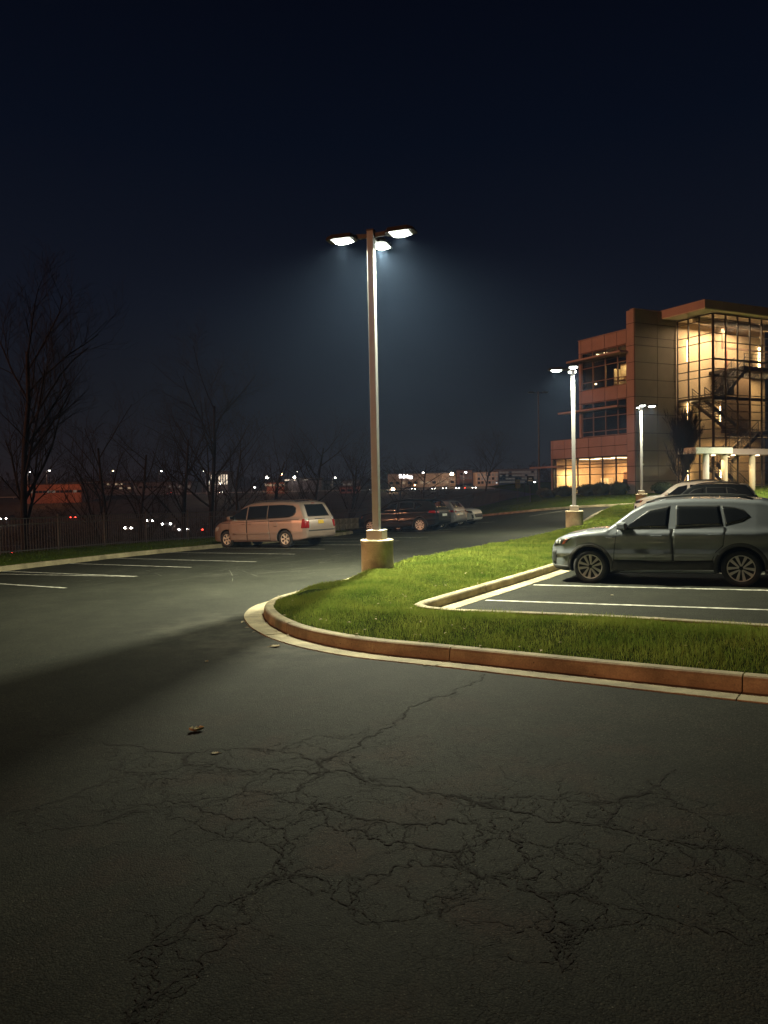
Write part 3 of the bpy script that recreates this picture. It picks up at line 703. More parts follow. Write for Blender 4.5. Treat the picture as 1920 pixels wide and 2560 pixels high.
def make_car(name, label, S_, body_m, group=None, win_m=None):
    WB, W = S_['WB'], S_['W']; TR = S_['tr']
    ax_f, ax_r = WB / 2, -WB / 2
    top = np.array(S_['top']); bot = np.array(S_['bot']); pl = np.array(S_['plan']); sd = np.array(S_['side'])
    ft = lambda x: float(np.interp(x, top[:, 0], top[:, 1]))
    fb = lambda x: float(np.interp(x, bot[:, 0], bot[:, 1]))
    fp = lambda x: float(np.interp(x, pl[:, 0], pl[:, 1]))
    fs_ = lambda z: float(np.interp(z, sd[:, 0], sd[:, 1]))
    wf = lambda x, z: W / 2 * fp(x) * fs_(z)
    x0, x1 = top[0, 0], top[-1, 0]
    xs = sorted(set([round(v, 3) for v in np.r_[np.linspace(x0, x1, 66), top[:, 0], pl[:, 0]]]))
    xs2 = [xs[0]]
    for v in xs[1:]:
        if v - xs2[-1] > .012: xs2.append(v)
    xs = xs2
    vs = []; NL = 30; NA = 6; NT = 6
    for x in xs:
        zt, zb = ft(x), fb(x); r = min(S_.get('r', .09), (zt - zb) * .3); half = []
        half.append((0, zb)); half.append((wf(x, zb) * .8, zb))
        zl = np.linspace(zb + .02, zt - r, NL)
        for z in zl: half.append((wf(x, z), z))
        wr = wf(x, zt - r); rx = r * S_.get('rx', 1.5)
        for k in range(1, NA + 1):
            a = k / NA * math.pi / 2; half.append((wr - rx + rx * math.cos(a), zt - r + r * math.sin(a)))
        yt = wr - rx
        for k in range(1, NT + 1):
            u = 1 - k / NT; half.append((yt * u, zt + S_.get('crown', .03) * (1 - u * u)))
        # closed ring: left side then mirrored right side
        ring = [(x, y, z) for y, z in half] + [(x, -y, z) for y, z in half[1:-1][::-1]]
        vs.append(ring)
    k = len(vs[0]); V = [p for r_ in vs for p in r_]; Fc = []
    for i in range(len(vs) - 1):
        for j in range(k): Fc.append((i * k + j, i * k + (j + 1) % k, (i + 1) * k + (j + 1) % k, (i + 1) * k + j))
    Fc.append(tuple(range(k))[::-1]); Fc.append(tuple((len(vs) - 1) * k + j for j in range(k)))
    d = me('body', V, Fc, [body_m, M_SEAM], True)
    bm = bmesh.new(); bm.from_mesh(d); bmesh.ops.recalc_face_normals(bm, faces=bm.faces); bm.to_mesh(d)
    bvh = BVHTree.FromBMesh(bm); bm.free()
    tmp = bpy.data.objects.new('body', d); C.objects.link(tmp)
    Ra = TR + S_.get('gap', .055)
    cb_ = MB()
    for ax in (ax_f, ax_r):
        for s_ in (-1, 1):
            M = Matrix.Translation((ax, s_ * (W / 2 - .12), TR)) @ Matrix.Rotation(math.pi / 2, 4, 'X')
            cb_.lathe([(Ra, -.24), (Ra, .24)], 32, M)
    cu = cb_.build('cutter', M_SEAM)
    bmc = bmesh.new(); bmc.from_mesh(cu.data); bmesh.ops.recalc_face_normals(bmc, faces=bmc.faces); bmc.to_mesh(cu.data); bmc.free()
    md = tmp.modifiers.new('b', 'BOOLEAN'); md.operation = 'DIFFERENCE'; md.object = cu; md.solver = 'EXACT'
    dg = bpy.context.evaluated_depsgraph_get(); dn = bpy.data.meshes.new_from_object(tmp.evaluated_get(dg))
    bpy.data.objects.remove(tmp); bpy.data.objects.remove(cu)
    dn.name = 'body'
    if len(dn.materials) < 2: dn.materials.append(M_SEAM)
    for p in dn.polygons:
        c = p.center; n_ = p.normal
        for ax in (ax_f, ax_r):
            if abs(math.hypot(c.x - ax, c.z - TR) - Ra) < .02 and abs(n_.y) < .5: p.material_index = 1
            if math.hypot(c.x - ax, c.z - TR) < Ra and abs(c.y) < W / 2 - .2: p.material_index = 1
        p.use_smooth = p.material_index == 0
    root = thing(name, label, S_['cat'], group=group)
    lk('body', dn, root)
    def cast(axis, u, v):
        if axis == 'L': o, q = Vector((u, 3, v)), Vector((0, -1, 0))
        elif axis == 'R': o, q = Vector((u, -3, v)), Vector((0, 1, 0))
        elif axis == 'F': o, q = Vector((5, u, v)), Vector((-1, 0, 0))
        elif axis == 'B': o, q = Vector((-5, u, v)), Vector((1, 0, 0))
        else: o, q = Vector((u, v, 4)), Vector((0, 0, -1))
        h, n_, i, dd = bvh.ray_cast(o, q)
        if h is None: return None
        if n_.dot(q) > 0: n_ = -n_
        return h, n_, q
    def patch(nm, axis, lo, hi, m, off=.004, nu=14, nv=6, par=None, lab=None, thick=.012):
        lo, hi = np.array(lo, float), np.array(hi, float)
        def samp(pp, t):
            T = np.r_[0, np.cumsum(np.linalg.norm(np.diff(pp, axis=0), axis=1))]; T = T / T[-1]
            return np.array([np.interp(t, T, pp[:, 0]), np.interp(t, T, pp[:, 1])])
        P_ = []; N_ = []; last = None
        for i in range(nu + 1):
            a = samp(lo, i / nu); b = samp(hi, i / nu)
            for j in range(nv + 1):
                q = a + (b - a) * j / nv; h = cast(axis, float(q[0]), float(q[1]))
                if h is None: h = last
                if h is None: return None
                last = h; P_.append(h[0] + (h[1] * .7 - h[2] * .3).normalized() * off); N_.append(-h[1])
        fs = []; g = lambda i, j: i * (nv + 1) + j
        for i in range(nu):
            for j in range(nv): fs.append((g(i, j), g(i + 1, j), g(i + 1, j + 1), g(i, j + 1)))
        rim = [g(i, 0) for i in range(nu + 1)] + [g(nu, j) for j in range(1, nv + 1)] + [g(i, nv) for i in range(nu - 1, -1, -1)] + [g(0, j) for j in range(nv - 1, 0, -1)]
        n0 = len(P_); V_ = list(P_) + [P_[r_] + N_[r_] * thick for r_ in rim]
        nr = len(rim)
        for r_ in range(nr): fs.append((rim[r_], n0 + r_, n0 + (r_ + 1) % nr, rim[(r_ + 1) % nr]))
        if axis in 'RB': fs = [f[::-1] for f in fs]
        if axis in 'T': fs = fs
        d_ = me(nm, V_, fs, m, False); d_.polygons.foreach_set('use_smooth', [q < nu * nv for q in range(len(d_.polygons))])
        return lk(nm, d_, par or root, lab)
    sides = S_.get('sides', 'LR')
    for A in sides:
        for wlo, whi in S_['windows']:
            cx = sum(p[0] for p in wlo + whi) / (len(wlo) + len(whi)); cz = sum(p[1] for p in wlo + whi) / (len(wlo) + len(whi))
            gr = lambda pp: [(cx + (p[0] - cx) * 1.0 + math.copysign(.018, p[0] - cx), p[1] + math.copysign(.018, p[1] - cz)) for p in pp]
            fr = patch('window_frame', A, gr(wlo), gr(whi), S_.get('frame_m', M_TRIM), .002, 16, 5)
            patch('window_glass', A, wlo, whi, M_GLASS, .004, 16, 6)
        for dlo, dhi in S_['doors']:
            cx = sum(p[0] for p in dlo + dhi) / (len(dlo) + len(dhi)); cz = sum(p[1] for p in dlo + dhi) / (len(dlo) + len(dhi))
            sh = lambda pp: [(p[0] - math.copysign(.004, p[0] - cx), p[1] - math.copysign(.004, p[1] - cz)) for p in pp]
            dr = patch('door', A, dlo, dhi, body_m, .0035, 26, 34)
            loop = list(dlo) + list(dhi)[::-1]; loop.append(loop[0])
            for (ua, va), (ub, vb) in zip(loop[:-1], loop[1:]):
                L__ = math.hypot(ub - ua, vb - va)
                if L__ < .02: continue
                nu_, nv_ = -(vb - va) / L__ * .0045, (ub - ua) / L__ * .0045
                patch('door_seam', A, [(ua - nu_, va - nv_), (ub - nu_, vb - nv_)], [(ua + nu_, va + nv_), (ub + nu_, vb + nv_)], M_SEAM, .0055, max(2, int(L__ / .06)), 1, dr)
        for hx, hz in S_['handles']:
            h = cast(A, hx, hz); s_ = 1 if A == 'L' else -1
            b = MB(); p = h[0] + Vector((0, s_ * .028, 0)); b.box(p, (.20, .022, .030)); b.box(p - Vector((.085, s_ * .016, 0)), (.025, .03, .028)); b.box(p - Vector((-.085, s_ * .016, 0)), (.025, .03, .028))
            b.build('door_handle', S_.get('handle_m', body_m), root, bevel=.006)
        # wheel arch cladding and sill
        if S_.get('clad'):
            for ax in (ax_f, ax_r):
                r1, r2 = Ra - .004, Ra + S_['clad']; a0, a1 = R(-18), R(198); n = 26; P_ = []
                for i in range(n + 1):
                    a = a0 + (a1 - a0) * i / n
                    for r_ in (r1, (r1 + r2) / 2, r2):
                        u, v = ax + math.cos(a) * r_, max(TR + math.sin(a) * r_, fb(ax) + .01)
                        rr = math.hypot(u - ax, v - TR)
                        h = cast(A, u, v); P_.append((u, (h[0].y if h else W / 2) + (.012 if A == 'L' else -.012) * (1 if r_ < r2 else .3), v))
                fs = []
                for i in range(n):
                    for j in range(2):
                        f = (i * 3 + j, i * 3 + 3 + j, i * 3 + 4 + j, i * 3 + 1 + j); fs.append(f if A == 'L' else f[::-1])
                n0 = len(P_)
                for i in range(n + 1): P_.append((P_[i * 3][0], P_[i * 3][1] - (.05 if A == 'L' else -.05), P_[i * 3][2]))
                for i in range(n): f = (i * 3, n0 + i, n0 + i + 1, i * 3 + 3); fs.append(f)
                lk('arch_trim', me('arch_trim', P_, fs, S_.get('clad_m', M_CLAD), True), root)
            patch('sill_trim', A, [(ax_r + Ra + .02, .225), (ax_f - Ra - .02, .225)], [(ax_r + Ra + .06, .47), (0, .44), (ax_f - Ra - .06, .47)], S_.get('clad_m', M_CLAD), .010, 18, 3)
        for nm, lo, hi, m in S_.get('side_patches', []): patch(nm, A, lo, hi, m, .008, 10, 5)
    for nm, ax_, lo, hi, m in S_.get('patches', []): patch(nm, ax_, lo, hi, m, .007, 14, 6)
    for ax_, lo, hi in S_.get('top_glass', []): patch('windscreen' if lo[0][0] > 0 else 'rear_window', ax_, lo, hi, M_GLASS, .006, 14, 8)
    # mirrors
    mx, mz = S_['mirror']
    for s_ in (-1, 1):
        b = MB(); y = s_ * (wf(mx, mz) + .11)
        vs_ = [(mx + .08, y - .09, mz - .05), (mx + .10, y + .09, mz - .05), (mx + .10, y + .085, mz + .07), (mx + .08, y - .09, mz + .085), (mx - .09, y - .11, mz - .06), (mx - .09, y + .11, mz - .055), (mx - .09, y + .10, mz + .085), (mx - .09, y - .10, mz + .10)]
        if s_ < 0: vs_ = [(a, 2 * y - c, e) for a, c, e in vs_]
        b.add(vs_, [(0, 1, 2, 3), (4, 7, 6, 5), (0, 4, 5, 1), (1, 5, 6, 2), (2, 6, 7, 3), (3, 7, 4, 0)])
        mo = b.build('mirror', S_.get('mirror_m', body_m), root, bevel=.03)
        b = MB(); b.bar((mx, s_ * (wf(mx, mz) - .02), mz - .045), (mx, y, mz - .045), .07, .04); b.build('mirror_arm', M_TRIM, mo)
        b = MB(); b.box((mx - .093, y, mz + .015), (.006, .17, .11)); b.build('mirror_glass', M_CHROME, mo)
    # roof rails
    if S_.get('rails'):
        ra, rb, rm = S_['rails']
        for s_ in (-1, 1):
            pts = []
            for i in range(9):
                t = i / 8; x = ra + (rb - ra) * t; zt = ft(x); yy = s_ * (wf(x, zt - .09) - .13)
                pts.append((x, yy, zt + .012 + .045 * math.sin(math.pi * min(1, max(0, t))) ** .35))
            b = MB(); b.tube(pts, .018, 7); b.build('roof_rail', rm, root, smooth=True)
    for f in S_.get('extra', []): f(root, cast, patch, body_m)
    # wheels
    proto = None
    rr = S_['rim']
    for ax in (ax_f, ax_r):
        for s_ in (1, -1):
            if proto is None:
                wh = lk('wheel', None, root)
                MX = Matrix.Rotation(-math.pi / 2, 4, 'X')
                tw = .105
                b = MB(); b.lathe([(rr, -tw), (rr + .01, -tw), (TR - .035, -tw + .002), (TR - .012, -tw + .018), (TR, -tw + .045), (TR, tw - .045), (TR - .012, tw - .018), (TR - .035, tw - .002), (rr + .012, tw - .004), (rr, tw - .02)], 40, MX, False)
                b.build('tyre', M_TYRE, wh, smooth=True)
                b = MB(); b.lathe([(.0, .02), (rr - .03, .02), (rr - .012, tw - .035), (rr, tw - .02), (rr, -tw), (rr - .02, -tw), (rr - .02, -.05), (0, -.05)], 40, MX, False); b.build('rim_barrel', M_DARKRIM, wh)
                b = MB(); n = 44; vs_ = []; fs = []
                for i in range(n):
                    a = 2 * math.pi * i / n
                    for r_, y_ in ((rr + .004, tw - .012), (rr - .012, tw - .014), (rr - .012, tw - .04)): vs_.append((math.cos(a) * r_, y_, math.sin(a) * r_))
                for i in range(n):
                    j = (i + 1) % n
                    for q in range(2): fs.append((i * 3 + q, i * 3 + q + 1, j * 3 + q + 1, j * 3 + q))
                b.add(vs_, fs)
                for i in range(S_['spokes'][0]):
                    for da, w0, w1, sk in S_['spokes'][1]:
                        a = 2 * math.pi * i / S_['spokes'][0] + da + math.pi / 2
                        e1 = Vector((math.cos(a), 0, math.sin(a))); sd_ = Vector((-math.sin(a), 0, math.cos(a)))
                        p0 = e1 * .035 - sd_ * sk; p1 = e1 * (rr - .008)
                        yy = tw - .034; q = []
                        for p_, w_, y_ in ((p0, w0, yy + .005), (p1, w1, yy + .012)):
                            for c_ in (-1, 1):
                                q.append(p_ + sd_ * c_ * w_ / 2 + Vector((0, y_, 0))); q.append(p_ + sd_ * c_ * w_ / 2 + Vector((0, y_ - .03, 0)))
                        b.add(q, [(0, 2, 6, 4), (0, 4, 5, 1), (2, 3, 7, 6), (1, 5, 7, 3), (0, 1, 3, 2), (4, 6, 7, 5)])
                b.build('spokes', S_.get('rim_m', M_ALLOY), wh)
                b = MB(); b.lathe([(.0, tw - .012), (.028, tw - .016), (.034, tw - .03), (.034, 0)], 16, MX); b.build('hub_cap', M_DARKRIM, wh)
                b = MB(); b.lathe([(0, -.01), (rr * .72, -.01), (rr * .72, -.03), (0, -.03)], 24, Matrix.Translation((0, -.0, 0)) @ MX); b.build('brake_disc', M_TRIM, wh)
                proto = wh; o = wh
            else:
                o = copy_tree(proto, root)
            o.location = (ax, s_ * (W / 2 - .105 - S_.get('inset', .012)), TR - .004)
            o.rotation_euler = (0, R(S_.get('turn', 13)) * (1 if ax > 0 else 2.6) * (1 if s_ > 0 else -1), 0 if s_ > 0 else math.pi)
    return root
def place(root, x, y, comp):
    """stand the vehicle on the sloping ground; comp = compass heading in degrees"""
    h = Vector((math.sin(R(comp)), math.cos(R(comp)), 0)); e = .8
    dx = (gz(x + h.x * e, y + h.y * e) - gz(x - h.x * e, y - h.y * e)) / (2 * e)
    l = Vector((-h.y, h.x, 0)); dy = (gz(x + l.x * e, y + l.y * e) - gz(x - l.x * e, y - l.y * e)) / (2 * e)
    X_ = (h + Vector((0, 0, dx))).normalized(); Y_ = (l + Vector((0, 0, dy))); Y_ = (Y_ - X_ * Y_.dot(X_)).normalized(); Z_ = X_.cross(Y_)
    root.matrix_world = Matrix.Translation((x, y, gz(x, y))) @ Matrix((X_, Y_, Z_)).transposed().to_4x4()

SUV = dict(cat='car', WB=2.68, W=1.86, tr=.333, gap=.06, rim=.232, inset=.02,
    top=[(-2.26, .60), (-2.25, .84), (-2.20, .98), (-2.12, 1.07), (-1.92, 1.36), (-1.80, 1.50), (-1.68, 1.535), (-1.2, 1.575), (-.5, 1.60), (0.0, 1.585), (.30, 1.53), (.55, 1.40), (.98, 1.075), (1.10, 1.045), (1.5, 1.01), (1.85, .945), (2.04, .865), (2.14, .75), (2.19, .60)],
    bot=[(-2.26, .42), (-2.2, .34), (-1.8, .25), (-1, .215), (1, .205), (1.85, .215), (2.08, .25), (2.19, .36)],
    plan=[(-2.26, .78), (-2.2, .87), (-2.05, .935), (-1.6, .985), (-1.2, 1), (1.2, 1), (1.6, .975), (1.9, .91), (2.06, .82), (2.15, .72), (2.19, .62)],
    side=[(.2, .93), (.30, .97), (.44, .975), (.535, .972), (.57, 1.004), (.66, .982), (.80, .984), (.93, .994), (.985, .985), (1.0, .966), (1.06, .94), (1.3, .865), (1.5, .80), (1.62, .76)],
    windows=[([(.66, 1.075), (.05, 1.065), (-.10, 1.065)], [(.60, 1.13), (.22, 1.385), (-.14, 1.455)]),
             ([(-.27, 1.07), (-1.05, 1.10)], [(-.27, 1.46), (-.98, 1.44)]),
             ([(-1.12, 1.105), (-1.38, 1.18), (-1.50, 1.26)], [(-1.05, 1.435), (-1.25, 1.41), (-1.38, 1.36)])],
    doors=[([(.88, .455), (.88, .46), (-.19, .455)], [(.86, .70), (.80, 1.045), (-.19, 1.045)]), ([(-.205, .455), (-.86, .455), (-.93, .62), (-1.06, .74)], [(-.205, 1.045), (-.7, 1.055), (-1.10, 1.06)])],
    handles=[(.08, .915), (-.92, .935)], handle_m=None, clad=.062,
    side_patches=[('headlight', [(1.80, .79), (2.0, .745), (2.10, .72)], [(1.70, .885), (1.92, .875), (2.06, .83)], M_TRIM),
                  ('side_marker', [(1.84, .77), (1.90, .755)], [(1.77, .865), (1.835, .862)], M_LAMPA),
                  ('tail_lamp', [(-2.18, .86), (-1.80, .90)], [(-2.13, 1.0), (-1.86, 1.0)], M_LAMPR),
                  ('bumper_vent', [(2.145, .40), (2.06, .36)], [(2.12, .62), (2.03, .64)], M_TRIM),
                  ('bumper_skirt', [(1.76, .235), (2.1, .275)], [(1.765, .335), (2.14, .35)], M_CLAD)],
    patches=[('grille', 'F', [(-.55, .42), (.55, .42)], [(-.6, .66), (.6, .66)], M_TRIM), ('number_plate', 'B', [(-.26, .70), (.26, .70)], [(-.26, .82), (.26, .82)], M_PLATEW), ('tail_garnish', 'B', [(-.55, .88), (.55, .88)], [(-.55, .93), (.55, .93)], M_TRIM), ('tail_lamp', 'B', [(.58, .86), (.78, .86)], [(.58, .97), (.74, .97)], M_LAMPR), ('tail_lamp', 'B', [(-.78, .86), (-.58, .86)], [(-.74, .97), (-.58, .97)], M_LAMPR)],
    top_glass=[('T', [(.94, -.62), (.94, .62)], [(.36, -.54), (.36, .54)]), ('B', [(-.58, 1.13), (.58, 1.13)], [(-.5, 1.46), (.5, 1.46)])],
    mirror=(.70, 1.10), rails=(.30, -1.55, M_TRIM), spokes=(5, [(.26, .022, .056, -.01), (-.26, .022, .056, .01)]), frame_m=M_TRIM)
def spec(base, **kw): d = dict(base); d.update(kw); return d
def fix(s, m):
    s = dict(s); s['side_patches'] = [(n, lo, hi, m if q is None else q) for n, lo, hi, q in s['side_patches']]; s['handle_m'] = s['handle_m'] or m; return s
P_GREY = paint('grey_paint', (.175, .188, .205), 0, .36)
def led_units(root, cast, patch, bm_):
    for A in 'LR':
        for u in (1.93, 2.0):
            patch('headlamp_unit', A, [(u, .775), (u + .035, .77)], [(u - .01, .845), (u + .03, .84)], M_LAMPC, .012, 3, 3)
def fascia(root, cast, patch, bm_):
    for A in 'LR':
        patch('fender_badge', A, [(1.02, .885), (.86, .885)], [(1.02, .905), (.86, .905)], M_TRIM, .010, 4, 2)
g = make_car('parked_car', 'grey five-door crossover with black and silver wheels in the stall beside the island', fix(spec(SUV, extra=[led_units, fascia]), P_GREY), P_GREY)
g.name = 'parked_car'
place(g, 5.61, 15.07, -60.8)

# minivan
P_SILV = paint('silver_beige_paint', (.31, .235, .195), .25, .35)
VAN = dict(cat='minivan', WB=3.02, W=1.98, tr=.335, gap=.05, rim=.205, inset=.04,
    top=[(-2.56, .60), (-2.55, .82), (-2.50, .98), (-2.44, 1.08), (-2.22, 1.50), (-2.12, 1.66), (-2.0, 1.70), (-1.2, 1.755), (-.3, 1.76), (.3, 1.72), (.62, 1.62), (1.42, 1.13), (1.56, 1.08), (1.95, 1.0), (2.25, .86), (2.42, .72), (2.50, .55)],
    bot=[(-2.56, .42), (-2.5, .33), (-2.1, .26), (-1, .22), (1.2, .21), (2.2, .22), (2.4, .26), (2.50, .34)],
    plan=[(-2.56, .84), (-2.5, .90), (-2.35, .95), (-1.9, .99), (-1.2, 1), (1.2, 1), (1.8, .96), (2.15, .87), (2.38, .74), (2.50, .60)],
    side=[(.2, .93), (.32, .975), (.5, .99), (.58, 1.0), (.95, 1.0), (1.05, .985), (1.12, .955), (1.4, .89), (1.6, .83), (1.72, .79)], r=.10,
    windows=[([(1.36, 1.12), (.62, 1.10), (.44, 1.10)], [(1.22, 1.20), (.80, 1.46), (.42, 1.57)]), ([(.36, 1.10), (-.62, 1.115)], [(.34, 1.585), (-.62, 1.60)]), ([(-.68, 1.12), (-1.7, 1.15), (-1.95, 1.22), (-2.02, 1.33)], [(-.68, 1.60), (-1.4, 1.60), (-1.85, 1.56), (-2.00, 1.47)])],
    doors=[([(1.30, .30), (1.06, .28), (.40, .28)], [(1.34, .70), (1.30, 1.06), (.40, 1.07)]), ([(.385, .28), (-.80, .28)], [(.385, 1.07), (-.74, 1.085)])],
    handles=[(.54, .93), (.24, .93)], handle_m=None,
    side_patches=[('headlight', [(2.05, .68), (2.36, .60)], [(1.92, .82), (2.24, .80)], M_LAMPC),
                  ('rub_strip', [(1.12, .50), (-.78, .52)], [(1.12, .57), (-.78, .59)], None),
                  ('slide_rail', [(-.80, .985), (-1.85, .99)], [(-.80, 1.005), (-1.85, 1.01)], M_SEAM),
                  ('fuel_flap', [(-1.02, .80), (-1.18, .80)], [(-1.02, .96), (-1.18, .96)], None),
                  ('shoulder_line', [(1.75, .955), (-2.2, 1.045)], [(1.75, .970), (-2.2, 1.062)], M_SEAM)],
    patches=[('number_plate', 'B', [(-.17, .86), (.17, .86)], [(-.17, 1.0), (.17, 1.0)], M_PLATEY), ('tail_lamp', 'B', [(.76, .72), (.94, .72)], [(.68, 1.06), (.90, 1.06)], M_LAMPR), ('tail_lamp', 'B', [(-.94, .72), (-.76, .72)], [(-.90, 1.06), (-.68, 1.06)], M_LAMPR),
             ('reverse_lamp', 'B', [(.71, 1.0), (.90, 1.0)], [(.69, 1.09), (.87, 1.09)], M_LAMPC), ('reverse_lamp', 'B', [(-.90, 1.0), (-.71, 1.0)], [(-.87, 1.09), (-.69, 1.09)], M_LAMPC), ('garnish', 'B', [(-.32, 1.035), (.32, 1.035)], [(-.32, 1.06), (.32, 1.06)], M_TRIM),
             ('brake_lamp', 'B', [(-.10, 1.635), (.10, 1.635)], [(-.10, 1.66), (.10, 1.66)], M_LAMPR), ('bumper_step', 'B', [(-.8, .60), (.8, .60)], [(-.8, .64), (.8, .64)], M_TRIM), ('grille', 'F', [(-.4, .48), (.4, .48)], [(-.4, .64), (.4, .64)], M_TRIM)],
    top_glass=[('T', [(1.36, -.70), (1.36, .70)], [(.74, -.60), (.74, .60)]), ('B', [(-.66, 1.14), (.66, 1.14)], [(-.56, 1.60), (.56, 1.60)])],
    mirror=(1.20, 1.16), rails=(.35, -1.8, M_CHROME), spokes=(6, [(0, .045, .085, 0)]), rim_m=mat('van_alloy', (.6, .52, .42), .35, .1, var=.05))
VAN['side_patches'].append(('tail_lamp', [(-2.30, .72), (-2.50, .72)], [(-2.36, 1.06), (-2.44, 1.06)], M_LAMPR))
v = make_car('parked_minivan', 'silver beige minivan with yellow rear plate nosed in to the far kerb', fix(VAN, P_SILV), P_SILV)
place(v, -4.49, 30.5, -57.0)

# three-row dark vehicle and neighbours
P_BLK = mat('black_paint', (.007, .009, .011), .35, 0, var=.04, scale=1.5, coat=.12, spec=.12); P_SILV2 = paint('silver_paint', (.30, .29, .30), .4, .3); P_WHT = paint('white_paint', (.62, .58, .52), 0, .35)
def stretch(s, kx, kz, kw, **kw2):
    f = lambda pp: [(round(p[0] * kx, 3), round(p[1] * kz, 3)) for p in pp]
    d = dict(s)
    d['WB'] = s['WB'] * kx; d['W'] = s['W'] * kw; d['tr'] = s['tr'] * kz
    for k_ in ('top', 'bot'): d[k_] = f(s[k_])
    d['plan'] = [(p[0] * kx, p[1]) for p in s['plan']]; d['side'] = [(p[0] * kz, p[1]) for p in s['side']]
    d['windows'] = [(f(a), f(b)) for a, b in s['windows']]; d['doors'] = [(f(a), f(b)) for a, b in s['doors']]
    d['handles'] = f(s['handles']); d['side_patches'] = [(n, f(a), f(b), m) for n, a, b, m in s['side_patches']]
    yz = lambda pp: [(p[0] * kw, p[1] * kz) for p in pp]
    d['patches'] = [(n, a, yz(l), yz(h), m) for n, a, l, h, m in s['patches']]
    d['top_glass'] = [(a, [(p[0] * (kx if a == 'T' else kw), p[1] * (kw if a == 'T' else kz)) for p in l], [(p[0] * (kx if a == 'T' else kw), p[1] * (kw if a == 'T' else kz)) for p in h]) for a, l, h in s['top_glass']]
    d['mirror'] = (s['mirror'][0] * kx, s['mirror'][1] * kz); d['rails'] = (s['rails'][0] * kx, s['rails'][1] * kx, s['rails'][2]); d['rim'] = s['rim'] * kz
    d.update(kw2); return d
BIG = stretch(SUV, 1.145, 1.10, 1.07, clad=.03)
c = make_car('parked_car', 'large black three-row vehicle parked behind the concrete pier of the tallest lamp post', fix(BIG, P_BLK), P_BLK); place(c, 1.06, 42.6, -60)
c = make_car('parked_car', 'silver crossover with red tail lamps just past the large black vehicle', fix(stretch(SUV, 1.05, 1.03, 1.02), P_SILV2), P_SILV2); place(c, 2.5, 45.9, -60)
c = make_car('parked_car', 'cream white crossover backed in with its headlights facing the drive', fix(stretch(SUV, 1.05, 1.0, 1.0, clad=.0), P_WHT), P_WHT); place(c, 3.95, 49.0, 120)
s2 = fix(stretch(SUV, 1.0, 1.10, 1.0), P_BLK); s2['side_patches'] = [(n, a, b, M_REDON if n == 'tail_lamp' else m) for n, a, b, m in s2['side_patches']]
s2['patches'] = [(n, a, l, h, M_REDON if n == 'tail_lamp' else m) for n, a, l, h, m in s2['patches']]
c = make_car('parked_car', 'black crossover with glowing red tail lamp seen over the grey one', s2, P_BLK); place(c, 13.9, 33.5, -61)
c = make_car('parked_car', 'white vehicle whose pale bonnet and roof show behind the black crossover with the glowing lamp', fix(stretch(SUV, 1.1, 1.13, 1.03), P_WHT), P_WHT); place(c, 14.95, 37.9, -61)

# ================================================================ the office building (local frame: x along the front, y back along the side wall)
TH = R(27.6); BO = (19.374, 61.0)
GB = .42
bld = thing('office_building', 'four-storey tan panelled office building with brightly lit glass stair tower', 'building', (BO[0], BO[1], 0), TH)
M_PANEL = mat('tan_wall_panel', (.22, .185, .145), .75, var=.10, scale=.8, bump=.15, bscale=25)
M_PANELR = mat('rose_wall_panel', (.40, .29, .26), .75, var=.08, scale=.9, bump=.15, bscale=25)
M_CORE = mat('wall_joint_dark', (.045, .035, .028), .9, var=.1)
M_MULL = mat('window_frame_dark', (.035, .028, .022), .45, var=.05)
M_MULLR = mat('window_frame_rose', (.30, .20, .15), .5, var=.05)
M_ROOM = mat('room_wall_cream', (.62, .50, .34), .8, var=.06, scale=.6)
M_CEIL = mat('room_ceiling', (.70, .62, .48), .8, var=.03)
M_FLOOR = mat('room_floor', (.30, .20, .12), .5, var=.1)
M_STEEL = mat('stair_steel_dark', (.035, .028, .022), .5, var=.1)
M_WOOD = mat('office_furniture', (.24, .13, .07), .5, var=.2)
M_CANOPY = mat('canopy_white', (.82, .82, .72), .6, var=.05)
M_STRIP = emis('sconce_glow', (1.0, .70, .36), 34)
M_CLIGHT = emis('ceiling_panel_glow', (1.0, .78, .48), 9)
m, t, b_ = nodes('window_glass_clear'); t.nodes.clear()
o_ = t.nodes.new('ShaderNodeOutputMaterial'); tr = t.nodes.new('ShaderNodeBsdfTransparent'); gl = t.nodes.new('ShaderNodeBsdfGlossy'); mx = t.nodes.new('ShaderNodeMixShader'); fr = t.nodes.new('ShaderNodeMapRange'); lw_ = t.nodes.new('ShaderNodeLayerWeight')
tr.inputs[0].default_value = (.86, .84, .78, 1); gl.inputs['Roughness'].default_value = .02; lw_.inputs['Blend'].default_value = .25; fr.inputs['To Min'].default_value = .05; fr.inputs['To Max'].default_value = .75; t.links.new(lw_.outputs['Facing'], fr.inputs['Value'])
t.links.new(fr.outputs[0], mx.inputs[0]); t.links.new(tr.outputs[0], mx.inputs[1]); t.links.new(gl.outputs[0], mx.inputs[2]); t.links.new(mx.outputs[0], o_.inputs[0])
M_PANE = m
def bx(name, a0, a1, b0, b1, z0, z1, m, par=None, **kw):
    b = MB(); b.box(((a0 + a1) / 2, (b0 + b1) / 2, (z0 + z1) / 2), (abs(a1 - a0), abs(b1 - b0), abs(z1 - z0))); return b.build(name, m, par or bld, **kw)
# panels on a wall plane. ax 'a': wall at a=const facing -a ; 'b': wall at b=const facing -b
def panels(ax, c, us, zs, m, par):
    for u0, u1 in zip(us[:-1], us[1:]):
        for z0, z1 in zip(zs[:-1], zs[1:]):
            j = .022; p = rnd.uniform(-.002, .004)
            if ax == 'a': bx('wall_panel', c - .05 - p, c - .001, u0 + j, u1 - j, z0 + j, z1 - j, m, par)
            else: bx('wall_panel', u0 + j, u1 - j, c - .05 - p, c - .001, z0 + j, z1 - j, m, par)
def wallpart(nm, *a): return bx(nm, *a, M_CORE)
